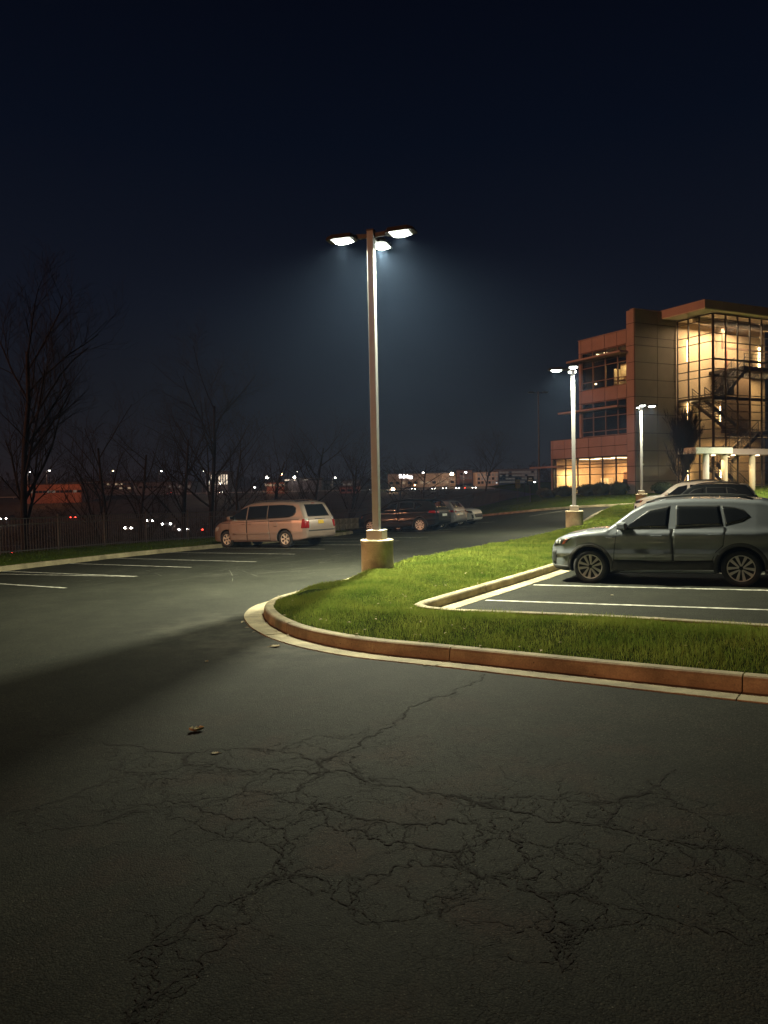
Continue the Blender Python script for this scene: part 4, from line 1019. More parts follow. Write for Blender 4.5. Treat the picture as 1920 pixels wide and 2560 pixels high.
# brown front wall
w1 = wallpart('wall', 0.0, 4.59, -.80, -.45, GB - .6, 15.15)
panels('b', -.80, [0, 2.43, 4.55], [GB, 1.75, 2.95, 4.15, 5.55, 7.0, 8.4, 9.72, 11.08, 12.38, 13.03, 14.11, 15.15], M_PANEL, w1)
w2 = wallpart('wall', .001, .34, -.45, 0.0, GB - .6, 15.148)
panels('a', 0, [-.80, 0], [GB, 1.75, 2.95, 4.15, 5.55, 7.0, 8.4, 9.72, 11.08, 12.38, 14.11, 15.15], M_PANELR, w2)
bx('wall_coping', -.07, 4.6, -.87, -.40, 15.151, 15.21, M_PANELR)
# side wall bands
UB = [0, 1.02, 2.395, 3.83, 5.18, 5.47]
for z0, z1 in ((12.62, 13.71), (8.39, 9.45)):
    w = wallpart('wall', .0, .3, .001, 5.47, z0, z1); panels('a', 0, UB[:-1], [z0, z1], M_PANELR, w)
    panels('a', 0, [5.18, 5.47], [z0, z1], M_PANELR, w)
w = wallpart('wall', .0, .3, 5.19, 5.47, 5.531, 12.619)
panels('a', 0, [5.19, 5.47], [5.53, 8.39], M_PANELR, w); panels('a', 0, [5.19, 5.47], [9.45, 12.62], M_PANELR, w)
bx('wall_coping', -.07, .35, .001, 5.52, 13.712, 13.77, M_PANELR)
UW = [.0, 1.31, 2.84, 4.34, 5.81, 7.35, 8.94, 9.21]
w = wallpart('wall', .0, .3, .001, 9.21, 3.85, 5.53); panels('a', 0, UW, [3.85, 4.68, 5.5], M_PANELR, w)
w = wallpart('wall', .0, .3, 8.99, 9.21, GB - .6, 3.849); panels('a', 0, [8.99, 9.21], [GB, 3.85], M_PANELR, w)
w = wallpart('wall', .0, .3, .001, 8.989, GB - .6, .80); panels('a', 0, UW[:-1], [GB - .1, .80], M_PANELR, w)
bx('wall', .301, 12, 9.05, 9.2, GB - .6, 5.5, M_PANEL)
bx('wall', .301, 12, 5.3, 5.46, 5.5, 13.6, M_PANEL)
bx('roof', .3, 12, -.44, 5.46, 13.40, 13.6, M_CORE); bx('roof', .3, 12, 5.47, 9.2, 5.3, 5.48, M_CORE)
# glazing grid: fr = frame part carrying its mullions and panes
def glazing(ax, c, us, zs, fm, skip=None, mw=.07, name='window'):
    root = lk(name, None, bld)
    def bar(u0, u1, z0, z1, dpt, nm='mullion', m=fm):
        if ax == 'a': return bx(nm, c - dpt, c + .04, u0, u1, z0, z1, m, root)
        return bx(nm, u0, u1, c - dpt, c + .04, z0, z1, m, root)
    for u in us: bar(u - mw / 2, u + mw / 2, zs[0], zs[-1], .08)
    for z in zs:
        for u0, u1 in zip(us[:-1], us[1:]): bar(u0 + mw / 2, u1 - mw / 2, z - mw / 2 * .8, z + mw / 2 * .8, .06, 'transom')
    for u0, u1 in zip(us[:-1], us[1:]):
        for z0, z1 in zip(zs[:-1], zs[1:]):
            q = (u0 + mw / 2, u1 - mw / 2, z0 + mw / 2.4, z1 - mw / 2.4)
            if ax == 'a': bx('pane', c - .012, c - .004, *q[:2], *q[2:], M_PANE, root)
            else: bx('pane', *q[:2], c - .012, c - .004, *q[2:], M_PANE, root)
    return root
glazing('a', .08, [.04, 1.02, 2.395, 3.83, 5.15], [9.48, 10.1, 11.3, 11.9, 12.59], M_MULLR)
glazing('a', .08, [.04, 1.02, 2.395, 3.83, 5.15], [5.56, 5.95, 7.12, 7.68, 8.36], M_MULLR)
glazing('a', .08, [.04, 1.31, 2.84, 4.34, 5.81, 7.35, 8.94], [.83, 1.24, 2.39, 2.98, 3.25, 3.82], M_MULL)
glazing('a', 4.62, [-4.27, -3.04, -2.0, -.92], [GB, 1.3, 2.4, 3.05, 4.3, 5.0, 5.68, 6.43, 7.09, 7.66, 8.35, 9.74, 10.33, 11.08, 12.41, 13.03, 14.11, 14.5], M_MULL)
glazing('b', -4.26, [4.64, 6.06, 7.44, 8.88, 10.31, 11.75, 13.2, 14.6], [GB, 1.3, 2.4, 3.05, 4.3, 5.0, 5.68, 6.43, 7.09, 7.66, 8.35, 9.74, 10.33, 11.08, 12.41, 13.03, 14.11, 14.5], M_MULL)
bx('corner_post', 4.55, 4.68, -4.36, -4.23, GB, 14.5, M_MULL)
# sun shades
for (b0, b1, z) in ((-.2, 6.0, 11.93), (.1, 7.15, 7.70), (7.4, 11.1, 3.12)):
    s_ = bx('sun_shade', -.95, -.06, b0, b1, z - .06, z + .09, M_PANELR)
# tower roof slab
r_ = bx('tower_roof', 2.95, 16, -4.95, 1.5, 14.66, 15.28, M_PANELR); bx('soffit', 2.97, 16, -4.93, -.86, 14.60, 14.655, M_CEIL, r_)
# interiors
def area(name, a, b__, z, sx_, sy_, en, col=(1, .70, .38)):
    L_ = bpy.data.lights.new(name, 'AREA'); L_.shape = 'RECTANGLE'; L_.size = sx_; L_.size_y = sy_; L_.energy = en; L_.color = col
    o = bpy.data.objects.new(name, L_); C.objects.link(o); o.parent = bld; o.location = (a, b__, z)
def room(a0, a1, b0, b1, z0, z1, wall=M_ROOM):
    r = lk('room', None, bld)
    bx('room_wall', a1, a1 + .1, b0, b1, z0, z1, wall, r); bx('room_wall', a0, a1, b1, b1 + .1, z0, z1, wall, r); bx('room_wall', a0, a1, b0 - .1, b0, z0, z1, wall, r)
    bx('room_floor', a0, a1 + .1, b0 - .1, b1 + .1, z0 - .1, z0, M_FLOOR, r); bx('room_ceiling', a0, a1 + .1, b0 - .1, b1 + .1, z1, z1 + .1, M_CEIL, r)
    return r
g1 = room(.35, 6.0, .12, 8.9, .55, 3.80)
area('room_light', 3.2, 5, 3.68, 3.5, 6, 1000, (1, .56, .27)); area('room_light', 1.6, 7.9, 2.9, .8, .8, 260, (1, .80, .42))
for q in (1.3, 3.2, 5.1, 7.0): bx('ceiling_light', 1.6, 3.6, q, q + .3, 3.74, 3.78, M_CLIGHT, g1)
for q0, q1, zt in ((1.8, 2.9, 2.6), (3.4, 4.5, 2.7), (5.2, 6.4, 2.6)):
    bx('room_door', 5.93, 5.99, q0, q1, .56, zt, M_WOOD, g1)
for q in (.7, 2.2, 3.9, 5.6, 7.2):
    bx('desk', 1.3, 2.1, q, q + 1.1, 1.24, 1.29, M_WOOD, g1); bx('desk_leg', 1.35, 1.42, q + .05, q + .11, .56, 1.24, M_STEEL, g1); bx('desk_leg', 1.35, 1.42, q + .98, q + 1.04, .56, 1.24, M_STEEL, g1)
bx('monitor', 1.0, 1.06, 1.0, 1.5, 1.45, 1.95, M_STEEL, g1); bx('cabinet', 5.3, 5.9, 7.6, 8.6, .56, 2.1, mat('fridge_white', (.8, .8, .7), .4), g1)
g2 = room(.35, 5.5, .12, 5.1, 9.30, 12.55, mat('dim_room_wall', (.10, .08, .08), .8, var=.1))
bx('partition', 1.6, 1.7, .15, 2.3, 9.31, 11.4, M_ROOM, g2); bx('partition', .9, 2.4, 2.30, 2.36, 9.31, 11.0, M_ROOM, g2)
area('room_light', 1.1, 1.2, 11.35, .5, 1.8, 50, (1, .80, .42)); bx('shelf', 1.45, 1.59, .6, 1.9, 10.3, 10.36, M_WOOD, g2); bx('desk', .7, 1.3, 1.1, 2.2, 9.95, 10.0, M_WOOD, g2)
bx('desk_lamp', 1.0, 1.12, 4.55, 4.67, 10.0, 10.12, emis('desk_lamp_glow', (1, .8, .5), 8), g2)
for q in (4.4, 3.5): bx('ceiling_light', 1.0, 1.5, q, q + .06, 12.49, 12.53, M_CLIGHT, g2)
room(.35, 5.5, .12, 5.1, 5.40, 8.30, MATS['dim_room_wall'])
# stair hall
hall = lk('stair_hall', None, bld)
bx('hall_wall', 4.60, 15.5, -.79, -.60, GB, 14.6, M_ROOM, hall)
bx('hall_ceiling', 4.7, 15.5, -4.2, -.79, 14.52, 14.6, M_CEIL, hall)
bx('hall_beam', 4.7, 15.5, -2.6, -2.3, 14.1, 14.52, M_CEIL, hall)
bx('hall_wall_return', 9.2, 9.35, -1.7, -.79, 11.0, 14.52, M_CEIL, hall)
bx('hall_duct', 8.6, 8.75, -2.0, -1.85, 12.6, 14.5, M_MULLR, hall); bx('hall_duct', 8.6, 14.5, -2.0, -1.85, 12.45, 12.6, M_MULLR, hall)
bx('hall_door', 9.75, 10.6, -.85, -.79, 10.9, 12.6, mat('red_door', (.50, .10, .06), .6), hall)
bx('hall_floor', 8.4, 15.5, -4.1, -.8, 10.45, 10.72, M_STEEL, hall); bx('hall_floor', 4.75, 7.2, -4.1, -.8, 8.05, 8.25, M_STEEL, hall)
bx('hall_floor', 10.4, 15.5, -4.1, -.8, 5.35, 5.60, M_STEEL, hall); bx('hall_floor', 4.7, 15.5, -4.15, -.8, GB - .1, GB, M_FLOOR, hall)
bx('dark_screen', 9.0, 12.6, -1.6, -1.45, 5.6, 10.45, mat('brown_screen', (.10, .065, .04), .7), hall)
bx('floor_edge', 4.75, 15.5, -4.19, -4.11, 11.02, 11.16, M_STEEL, hall); bx('floor_edge', 4.75, 15.5, -4.19, -4.11, 7.98, 8.22, M_STEEL, hall)
def flight(a0, z0, a1, z1, b0, b1):
    n = 14; fl = lk('stair_flight', None, bld)
    for bb in (b0, b1):
        b = MB(); b.bar((a0, bb, z0 - .05), (a1, bb, z1 - .05), .06, .30); b.build('stringer', M_STEEL, fl)
        for hh in (.35, .55, .75, 1.0):
            b = MB(); b.bar((a0, bb, z0 + hh), (a1, bb, z1 + hh), .03 if hh < .9 else .05); b.build('handrail', M_STEEL, fl)
        for k in range(0, n + 1, 3):
            t_ = k / n; x = a0 + (a1 - a0) * t_; z = z0 + (z1 - z0) * t_; b = MB(); b.box((x, bb, z + .5), (.04, .04, 1.0)); b.build('baluster', M_STEEL, fl)
    for k in range(n):
        t_ = (k + .5) / n; x = a0 + (a1 - a0) * t_; z = z0 + (z1 - z0) * t_
        bx('stair_tread', x - .15, x + .15, b0 + .04, b1 - .04, z - .03, z + .02, M_STEEL, fl)
flight(6.2, 8.2, 9.0, 10.6, -3.9, -2.8); flight(5.6, 8.1, 10.6, 5.5, -2.7, -1.5); flight(10.4, 5.4, 7.2, 3.2, -3.9, -2.8); flight(7.0, 3.1, 10.8, .5, -2.7, -1.5)
bx('under_stair', 7.6, 9.0, -2.75, -2.7, 8.6, 10.45, M_STEEL, hall)
for (a0, a1, z) in ((4.8, 7.2, 8.25), (8.5, 15, 10.72), (10.5, 15, 5.6)):
    rl = lk('landing_rail', None, bld)
    for hh in (.3, .5, .7, 1.0): bx('rail_bar', a0, a1, -4.08, -4.05, z + hh - .015, z + hh + .02, M_STEEL, rl)
    for k in range(int((a1 - a0) / .9) + 1): bx('rail_post', a0 + k * .9, a0 + k * .9 + .045, -4.09, -4.04, z, z + 1.0, M_STEEL, rl)
# sconces: tall glowing strips with a light of their own
for a, z0, z1, en in ((5.84, 11.4, 13.1, 60), (14.6, 11.4, 13.1, 60), (5.84, 6.7, 8.0, 26), (9.72, 6.5, 7.9, 26), (5.84, 1.3, 2.8, 30), (9.72, 1.3, 2.8, 45), (12.6, 6.5, 7.9, 14)):
    sc = lk('wall_sconce', None, bld)
    bx('sconce_tube', a - .07, a + .07, -.95, -.84, z0, z1, M_STRIP, sc); bx('sconce_back', a - .10, a + .10, -.84, -.79, z0 - .05, z1 + .05, M_STEEL, sc)
    L_ = bpy.data.lights.new('sconce_light', 'AREA'); L_.shape = 'RECTANGLE'; L_.size = .2; L_.size_y = z1 - z0; L_.energy = en; L_.color = (1, .66, .32)
    o = bpy.data.objects.new('sconce_light', L_); C.objects.link(o); o.parent = sc; o.location = (a, -1.02, (z0 + z1) / 2); o.rotation_euler = (R(-90), 0, 0)
area('hall_light', 8.5, -2.6, 14.05, 6, 2, 1700, (1, .73, .47)); area('hall_light', 12, -2.5, 10.3, 5, 2, 480, (1, .70, .38)); area('hall_light', 7, -3.4, 5.2, 3, .8, 200, (1, .64, .30)); area('hall_light', 11, -2.6, 5.2, 5, 2, 200, (1, .64, .30))
# entrance canopy
cn = bx('canopy', -.49, 3.37, -7.0, -5.4, 3.66, 4.10, M_CANOPY); bx('canopy_fascia', 3.375, 16, -6.4, -4.40, 3.62, 4.06, M_PANELR, bld)
for a, b__, m_ in ((.88, -6.7, M_CANOPY), (3.6, -6.1, M_ROOM), (6.7, -6.1, M_ROOM), (9.6, -6.1, M_ROOM)):
    b = MB(); b.tube([(a, b__, GB - .3), (a, b__, 3.66)], .22, 20); b.build('column', m_, bld, smooth=True)
for a in (3.0, 5.2, 8.0):
    b = MB(); b.lathe([(0, 0), (.14, 0), (.14, .05), (0, .05)], 14, Matrix.Translation((a, -5.6, 3.57))); b.build('downlight', M_CLIGHT, bld)
    L_ = bpy.data.lights.new('down_light', 'SPOT'); L_.energy = 260; L_.spot_size = R(130); L_.color = (1, .68, .34); L_.shadow_soft_size = .1
    o = bpy.data.objects.new('down_light', L_); C.objects.link(o); o.parent = bld; o.location = (a, -5.6, 3.52)
bx('wall_lamp', .45, .75, -.98, -.85, 3.0, 3.15, M_CANOPY)

def b2w(a, b__): return (BO[0] + a * math.cos(TH) - b__ * math.sin(TH), BO[1] + a * math.sin(TH) + b__ * math.cos(TH))
def gl_(x, y): return float(lawn_z(np.array([x]), np.array([y]))[0])
# shrubs
def shrub(a, b__, rx, rz_, label, m, grp='clipped shrubs along the office wall'):
    x, y = b2w(a, b__); z = gl_(x, y)
    t = thing('shrub', label, 'shrub', (x, y, z), 0, grp)
    b = MB(); b.ell((0, 0, rz_ * .45), (rx * .86, rx * .8, rz_ * .5), 14, .05); b.build('inner_mass', m, t)
    b = MB()
    for _ in range(900):
        u = rnd.gauss(0, 1), rnd.gauss(0, 1), abs(rnd.gauss(0, 1)) - .25; n = math.sqrt(sum(q * q for q in u)) + 1e-6
        k = rnd.uniform(.88, 1.08); p = Vector((u[0] / n * rx * k, u[1] / n * rx * .93 * k, rz_ * .45 + u[2] / n * rz_ * .55 * k)); s_ = .045
        d1 = Vector([rnd.gauss(0, 1) for _ in range(3)]).normalized() * s_; d2 = Vector([rnd.gauss(0, 1) for _ in range(3)]).normalized() * s_
        b.add([p - d1, p + d2, p + d1, p - d2], [(0, 1, 2, 3)])
    b.build('leaves', m, t, kind='stuff')
shrub(-1.6, 8.3, 0.68, 0.78, 'olive green shrub at the far left corner of the lit ground floor', M_BUSHG)
shrub(-2.1, 7.0, 0.72, 0.62, 'low dark shrub in front of the leftmost lit window', M_BUSH)
shrub(-1.6, 5.6, 0.85, 0.90, 'wide round dark shrub hiding the foot of the second lit window', M_BUSH)
shrub(-1.7, 2.7, 0.90, 0.94, 'rounded dark shrub below the middle of the lit windows', M_BUSH)
shrub(-1.5, 1.4, 0.85, 1.05, 'tall rounded dark shrub near the monitor window', M_BUSH)
shrub(-1.3, -.3, 0.85, 1.05, 'domed shrub at the corner of the lit windows and the rose pier', M_BUSH)
shrub(.4, -3.2, 0.85, 0.90, 'lone round shrub before the tall tan wall', M_BUSH)
# small signs
def sign(a, b__, h, wd, ht, label, m, m2):
    x, y = b2w(a, b__); t = thing('small_sign', label, 'sign', (x, y, gl_(x, y)), R(20))
    b = MB(); b.box((0, 0, h / 2), (.06, .06, h)); b.build('post', M_BLACK, t)
    b = MB(); b.box((0, -.05, h - ht / 2), (wd, .03, ht)); p = b.build('sign_panel', m, t)
    b = MB(); b.box((0, -.068, h - ht * .5), (wd * .7, .004, ht * .16)); b.box((0, -.068, h - ht * .25), (wd * .5, .004, ht * .1)); b.build('sign_lines', m2, p)
sign(-5.6, 5.2, 2.1, .62, .72, 'dark rectangular sign on a post before the lit ground floor windows', M_TRIM, M_CANOPY)
sign(-3.5, 9.6, 1.9, .5, .8, 'pale narrow sign on a dark post left of the building corner', M_BUSHG, M_TRIM)

# ================================================================ bare trees
def bare_tree(x, y, z, h, label, seed, spread=.55, up=.25, r0=None, dens=1.0, group='bare winter trees beyond the fence', m=None, lowest=.25, rz=0, nm='bare_tree'):
    r = random.Random(seed); t = thing(nm, label, 'tree', (x, y, z), rz, group)
    tb = MB(); cb_ = MB(); r0 = r0 or h * .017
    def grow(p, d, L, rad, lev, B):
        n = 5 if lev < 2 else 3; pts = [p]; rs = [rad]; q = p; dd = d
        for i in range(n):
            dd = (dd + Vector((r.gauss(0, .09), r.gauss(0, .09), r.gauss(0, .06) + (up * .10 if lev else .02)))).normalized()
            q = q + dd * L / n; pts.append(q); rs.append(max(.004, rad * (1 - .62 * (i + 1) / n)))
        B.tube(pts, rs, 7 if lev == 0 else (5 if lev < 2 else 3), cap=False)
        if lev >= 4: return
        k = [int(12 * dens), int(7 * dens), int(6 * dens), int(4 * dens)][lev]
        for i in range(max(2, k)):
            f = (lowest if lev == 0 else .2) + (1 - (lowest if lev == 0 else .2)) * (i + r.random() * .8) / k
            f = min(f, .98); j = f * n; a = int(j); pt = pts[a].lerp(pts[min(a + 1, n)], j - a)
            ang = r.uniform(0, 6.28); side = dd.orthogonal().normalized(); side.rotate(Matrix.Rotation(ang, 3, dd))
            nd = (dd * (1 - spread * r.uniform(.8, 1.2)) + side * spread * 1.2 + Vector((0, 0, up))).normalized()
            grow(pt, nd, L * r.uniform(.38, .6) * (1.15 - .5 * f if lev == 0 else 1), max(.005, rad * (1 - .62 * f) * .55), lev + 1, cb_)
    grow(Vector((0, 0, -.2)), Vector((r.gauss(0, .03), r.gauss(0, .03), 1)), h, r0, 0, tb)
    tb.build('trunk', M_BARK, t, smooth=True); cb_.build('crown', M_TWIG, t, kind='stuff')
    return t
TZ = lambda x, y: float(terr(np.array([float(x)]), np.array([float(y)]))[0])
for i, (px, Y, h, lab, sp, up_, de) in enumerate((
    (55, 36, 11.8, 'tallest bare tree with a forked dark trunk at the left edge beyond the fence', .50, .35, 1.15),
    (245, 45, 9.5, 'slim bare tree second from the left edge behind the fence', .5, .3, .9),
    (150, 40, 4.5, 'low bushy bare tree between the tallest tree and the slim one', .7, .3, 1.0),
    (340, 52, 7.5, 'small faint bare tree midway along the fence', .6, .25, .9),
    (525, 56, 11.0, 'broad bare tree above the minivan bonnet', .62, .35, 1.15),
    (445, 50, 8.0, 'narrow bare tree left of the broad one', .5, .3, .9),
    (605, 40, 5.5, 'pale sapling with leaning branches rising over the minivan windscreen', .6, .5, .8),
    (700, 70, 8.0, 'thin bare tree above the minivan roof rails', .5, .3, .9),
    (790, 75, 9.5, 'bare tree between the minivan and the tallest lamp post', .55, .3, 1.0),
    (855, 80, 9.0, 'bare tree just left of the tallest lamp post', .55, .3, 1.0),
    (1065, 110, 9.0, 'dark bare tree before the lit shops right of the tallest lamp post', .7, .3, 1.1),
    (1215, 130, 8.0, 'bare tree before the dim far office block', .6, .3, 1.0),
    (1000, 120, 8.0, 'thin bare tree under the white lit shop sign', .6, .3, .9))):
    x = (px - 960) / 1922 * Y; bare_tree(x, Y, TZ(x, Y), h + (0 if Y < 50 else 2.2), lab, 40 + i, sp, up_, dens=de)
x, y = b2w(-.2, -5.6)
bare_tree(x, y, gl_(x, y), 4.5, 'columnar bare tree standing by the glass stair tower', 91, .38, .62, .09, 1.75, None, lowest=.06)
# scrub behind the fence
sb = MB(); r = random.Random(5)
for i in range(2600):
    s_ = r.uniform(0, 1); k = s_ * 9; a = int(k); p = FENCE1[a + 1] if a + 1 < len(FENCE1) else FENCE1[-1]; q = FENCE1[min(a + 2, len(FENCE1) - 1)]
    f = k - a; e = r.uniform(1.0, 9); x = p[0] + (q[0] - p[0]) * f - e * .6; y = p[1] + (q[1] - p[1]) * f + e
    z = TZ(x, y); h = r.uniform(.8, 2.6); l = Vector((r.gauss(0, .35), r.gauss(0, .35), 1)).normalized()
    P0 = Vector((x, y, z)); P1_ = P0 + l * h * .6; P2_ = P1_ + (l + Vector((r.gauss(0, .5), r.gauss(0, .5), 0))).normalized() * h * .4
    sb.tube([P0, P1_, P2_], [.014, .009, .003], 3, cap=False)
    for _ in range(2):
        P3 = P1_ + Vector((r.gauss(0, .5), r.gauss(0, .5), r.uniform(.1, .6))); sb.tube([P1_, P3], [.006, .002], 3, cap=False)
sb.build('undergrowth', M_TWIG, label='tangled leafless scrub on the bank behind the fence', kind='stuff')
# far wood on the skyline
fb_ = MB(); r = random.Random(9)
for i in range(9000):
    x = r.uniform(-560, 430); y = r.uniform(430, 640) + abs(x) * .1; ridge = 7 + 3.5 * math.sin(x * .021) + 2.5 * math.sin(x * .057 + 1) + 1.5 * math.sin(x * .13)
    z = TZ(x, y) - 1; h = max(3, ridge) * r.uniform(.5, 1.05) * (y / 520); w_ = r.uniform(.6, 2.2); a = r.uniform(-.9, .9)
    for _ in range(3):
        zz = z + h * r.random() ** .7; q = lambda: r.uniform(-1.5, 1.5)
        fb_.add([(x + q(), y + q(), zz + q()), (x + q(), y + q(), zz + q()), (x + q() * .6, y, zz + q() * 1.3)], [(0, 1, 2)])
fb_.build('treeline', mat('far_wood', (.022, .018, .015), 1, var=.3, scale=.1), label='dark leafless wood along the far skyline', kind='stuff')

# ================================================================ far road, traffic, lamps and buildings
def far(px, py, Y): return ((px - 960) / 1922 * Y, Y, 1.9 - (py - (1211 - .0192 * (px - 960))) * Y / 1922)
b = MB()
for i in range(-30, 30):
    x0 = i * 15; b.add([(x0, 292, TZ(x0, 292) + .12), (x0 + 15, 292, TZ(x0 + 15, 292) + .12), (x0 + 15, 306, TZ(x0 + 15, 306) + .12), (x0, 306, TZ(x0, 306) + .12)], [(0, 1, 2, 3)])
b.build('highway', M_ASPH, label='distant highway crossing below the skyline', kind='structure')
b = MB()
for i in range(-60, 60):
    x0 = i * 7.0; b.bar((x0, 291, TZ(x0, 291) + .75), (x0 + 7, 291, TZ(x0 + 7, 291) + .75), .05, .3); b.box((x0, 291, TZ(x0, 291) + .3), (.12, .12, .9))
t = thing('guard_rail', 'long pale guard rail along the distant highway', 'guard rail'); b.build('rail', MATS['pole_grey_paint'], t)
M_HL = emis('headlight_glow', (1, .93, .82), 60); M_TL = emis('taillight_glow', (1, .05, .03), 18)
M_FCAR = mat('far_car_paint', (.08, .08, .09), .4, var=.1)
def far_car_proto(red):
    t = thing('distant_car', 'x', 'car')
    b = MB(); pr = [(-2.2, .35), (-2.2, .85), (-1.7, .98), (-1.2, 1.42), (.3, 1.45), (1.0, 1.0), (2.0, .85), (2.25, .55), (2.25, .35)]
    n = len(pr); vs = [(x, y * (.9 if z < 1.2 else .7), z) for y in (-1, 1) for x, z in pr]
    b.add(vs, [tuple(range(n)), tuple(range(n, 2 * n))[::-1]] + [(i, (i + 1) % n, n + (i + 1) % n, n + i)[::-1] for i in range(n)]); b.build('body', M_FCAR, t)
    for ax in (-1.35, 1.35):
        for s_ in (-1, 1):
            b = MB(); b.tube([(ax, s_ * .9, .33), (ax, s_ * .68, .33)], .33, 10); b.build('wheel', M_TYRE, t)
    for s_ in (-1, 1):
        b = MB(); b.ell((2.28 if not red else -2.24, s_ * .62, .68), (.12, .17, .13), 8); b.build('headlight' if not red else 'taillight', M_HL if not red else M_TL, t)
    return t
pw, prd = far_car_proto(False), far_car_proto(True); used = {False: False, True: False}
hw = [(662, 0), (765, 0), (895, 0), (926, 0), (1022, 0), (1031, 0), (1081, 0), (1114, 0), (1149, 0), (1160, 1), (1187, 0), (1241, 1), (1250, 0), (1264, 0), (1282, 0), (1289, 0), (1306, 0), (1362, 0), (1367, 1), (560, 0), (430, 1), (250, 0)]
ORD = ['nearest', 'second', 'third', 'fourth', 'fifth', 'sixth', 'seventh', 'eighth', 'ninth', 'tenth', 'eleventh', 'twelfth', 'thirteenth', 'fourteenth', 'fifteenth', 'sixteenth', 'seventeenth', 'eighteenth']
def hwl(px, red):
    side = px > 944; k = sorted([p for p, r_ in hw if r_ == red and (p > 944) == side], key=lambda p: abs(p - 944)).index(px)
    return '%s highway car with %s counting %s from the tallest lamp post' % (ORD[k], 'red tail lights' if red else 'white headlights', 'rightwards' if side else 'leftwards')
for i, (px, red) in enumerate(hw):
    red = bool(red); src = prd if red else pw
    o = src if not used[red] else copy_tree(src); used[red] = True
    Y = 295.5 if not red else 302; x = (px - 960) / 1922 * Y
    o.location = (x, Y, TZ(x, Y) + .14); o.rotation_euler = (0, 0, R(-90 + rnd.uniform(-28, 28)) if not red else R(90 + rnd.uniform(-20, 20)))
    o['label'] = hwl(px, red)
    o['group'] = 'cars on the distant highway'
for px, py, Y, lab in ((28, 1380, 88, 'car with red tail lamps low behind the fence at the left edge'), (187, 1292, 205, 'car with red tail lamps beyond the fence below the slim bare tree'), (517, 1322, 128, 'car with red tail lamps behind the fence at the minivan front')):
    o = copy_tree(prd); x, y, z = far(px, py, Y); o.location = (x, y, TZ(x, y)); 
    if abs(z - .68 - TZ(x, y)) < 4: o.location.z = z - .68
    o.rotation_euler = (0, 0, R(90 + 8)); o['label'] = lab; o['group'] = 'cars on the valley road'
for k, (px, py, Y) in enumerate(((345, 1318, 120), (425, 1308, 125), (450, 1322, 118), (395, 1300, 140), (20, 1296, 180), (70, 1236, 240))):
    o = copy_tree(pw); x, y, z = far(px, py, Y); o.location = (x, y, z - .68); o.rotation_euler = (0, 0, R(-90 + 25 * (k % 3 - 1))); o['label'] = ['car with white headlights low behind the fence beneath the faint bare tree', 'car with white headlights glinting through the pickets left of the minivan', 'lower of the two cars with headlights close left of the minivan', 'car with headlights farther off behind the fence left of the minivan', 'car with white headlights behind the fence at the foot of the tallest tree', 'car with large white headlights on the orange slope by the tallest tree'][k]; o['group'] = 'cars on the valley road'
b = MB()
for i in range(-14, 8):
    x0 = i * 12
    for Y_ in (88, 128): pass
# street lamps
def st_lamp(px, py, Y, col, s_, lab, rad=.42):
    x, y, z = far(px, py, Y); z0 = TZ(x, y)
    t = thing('street_lamp', lab, 'street lamp', (x, y, z0), 0, 'distant street and car park lamps')
    b = MB(); b.tube([(0, 0, -.5), (0, 0, z - z0 - .2), (.4, 0, z - z0 + .1), (1.0, 0, z - z0 + .15)], [.14, .10, .07, .06], 6); b.build('pole', M_POLE, t)
    b = MB(); b.ell((1.1, 0, z - z0), (rad, rad, rad * .7), 10); b.build('lamp_globe', emis('far_lamp_glow', col, s_), t)
    return t
W_, O_ = (1, .95, .88), (1, .5, .2)
for a in ((120, 1177, 330, W_, 30, 'white street lamp just right of the tallest bare tree'), (72, 1181, 360, W_, 14, 'faint lamp seen through the tallest bare tree'), (280, 1178, 380, (1, .8, .5), 8, 'dim yellow lamp on the skyline above the middle of the fence'),
          (400, 1178, 350, W_, 25, 'white lamp on the skyline left of the broad bare tree'), (525, 1203, 250, (1, .86, .66), 60, 'brightest warm lamp glaring beside the lit slatted building', .62), (507, 1178, 380, W_, 10, 'small lamp on the skyline above the slatted building'),
          (664, 1194, 340, (1, .9, .75), 40, 'bright lamp at the left end of the orange yard', .7), (700, 1186, 330, O_, 30, 'orange sodium street lamp on a bent pole'), (732, 1193, 340, (1, .9, .78), 40, 'bright lamp over the low lit canopy', .7), (741, 1180, 420, W_, 14, 'small lamp above the low lit canopy'),
          (833, 1195, 330, W_, 25, 'white lamp left of the tallest lamp post'), (1054, 1182, 360, W_, 25, 'white lamp right of the shop sign'), (1125, 1185, 330, (1, .84, .58), 40, 'warm lamp flooding the shop front', .8), (1160, 1181, 340, W_, 30, 'round white lamp right of the shop front'),
          (976, 1223, 280, (1, .62, .36), 50, 'orange glaring lamp at the edge of the highway right of the tall post', .7), (1032, 1213, 330, O_, 16, 'small orange lamp over the highway cars'), (1330, 1206, 300, W_, 14, 'small lamp left of the office building corner'), (545, 1209, 300, W_, 14, 'small lamp right of the glaring warm lamp'), (630, 1219, 290, W_, 14, 'small lamp above the minivan roof')):
    st_lamp(*a)
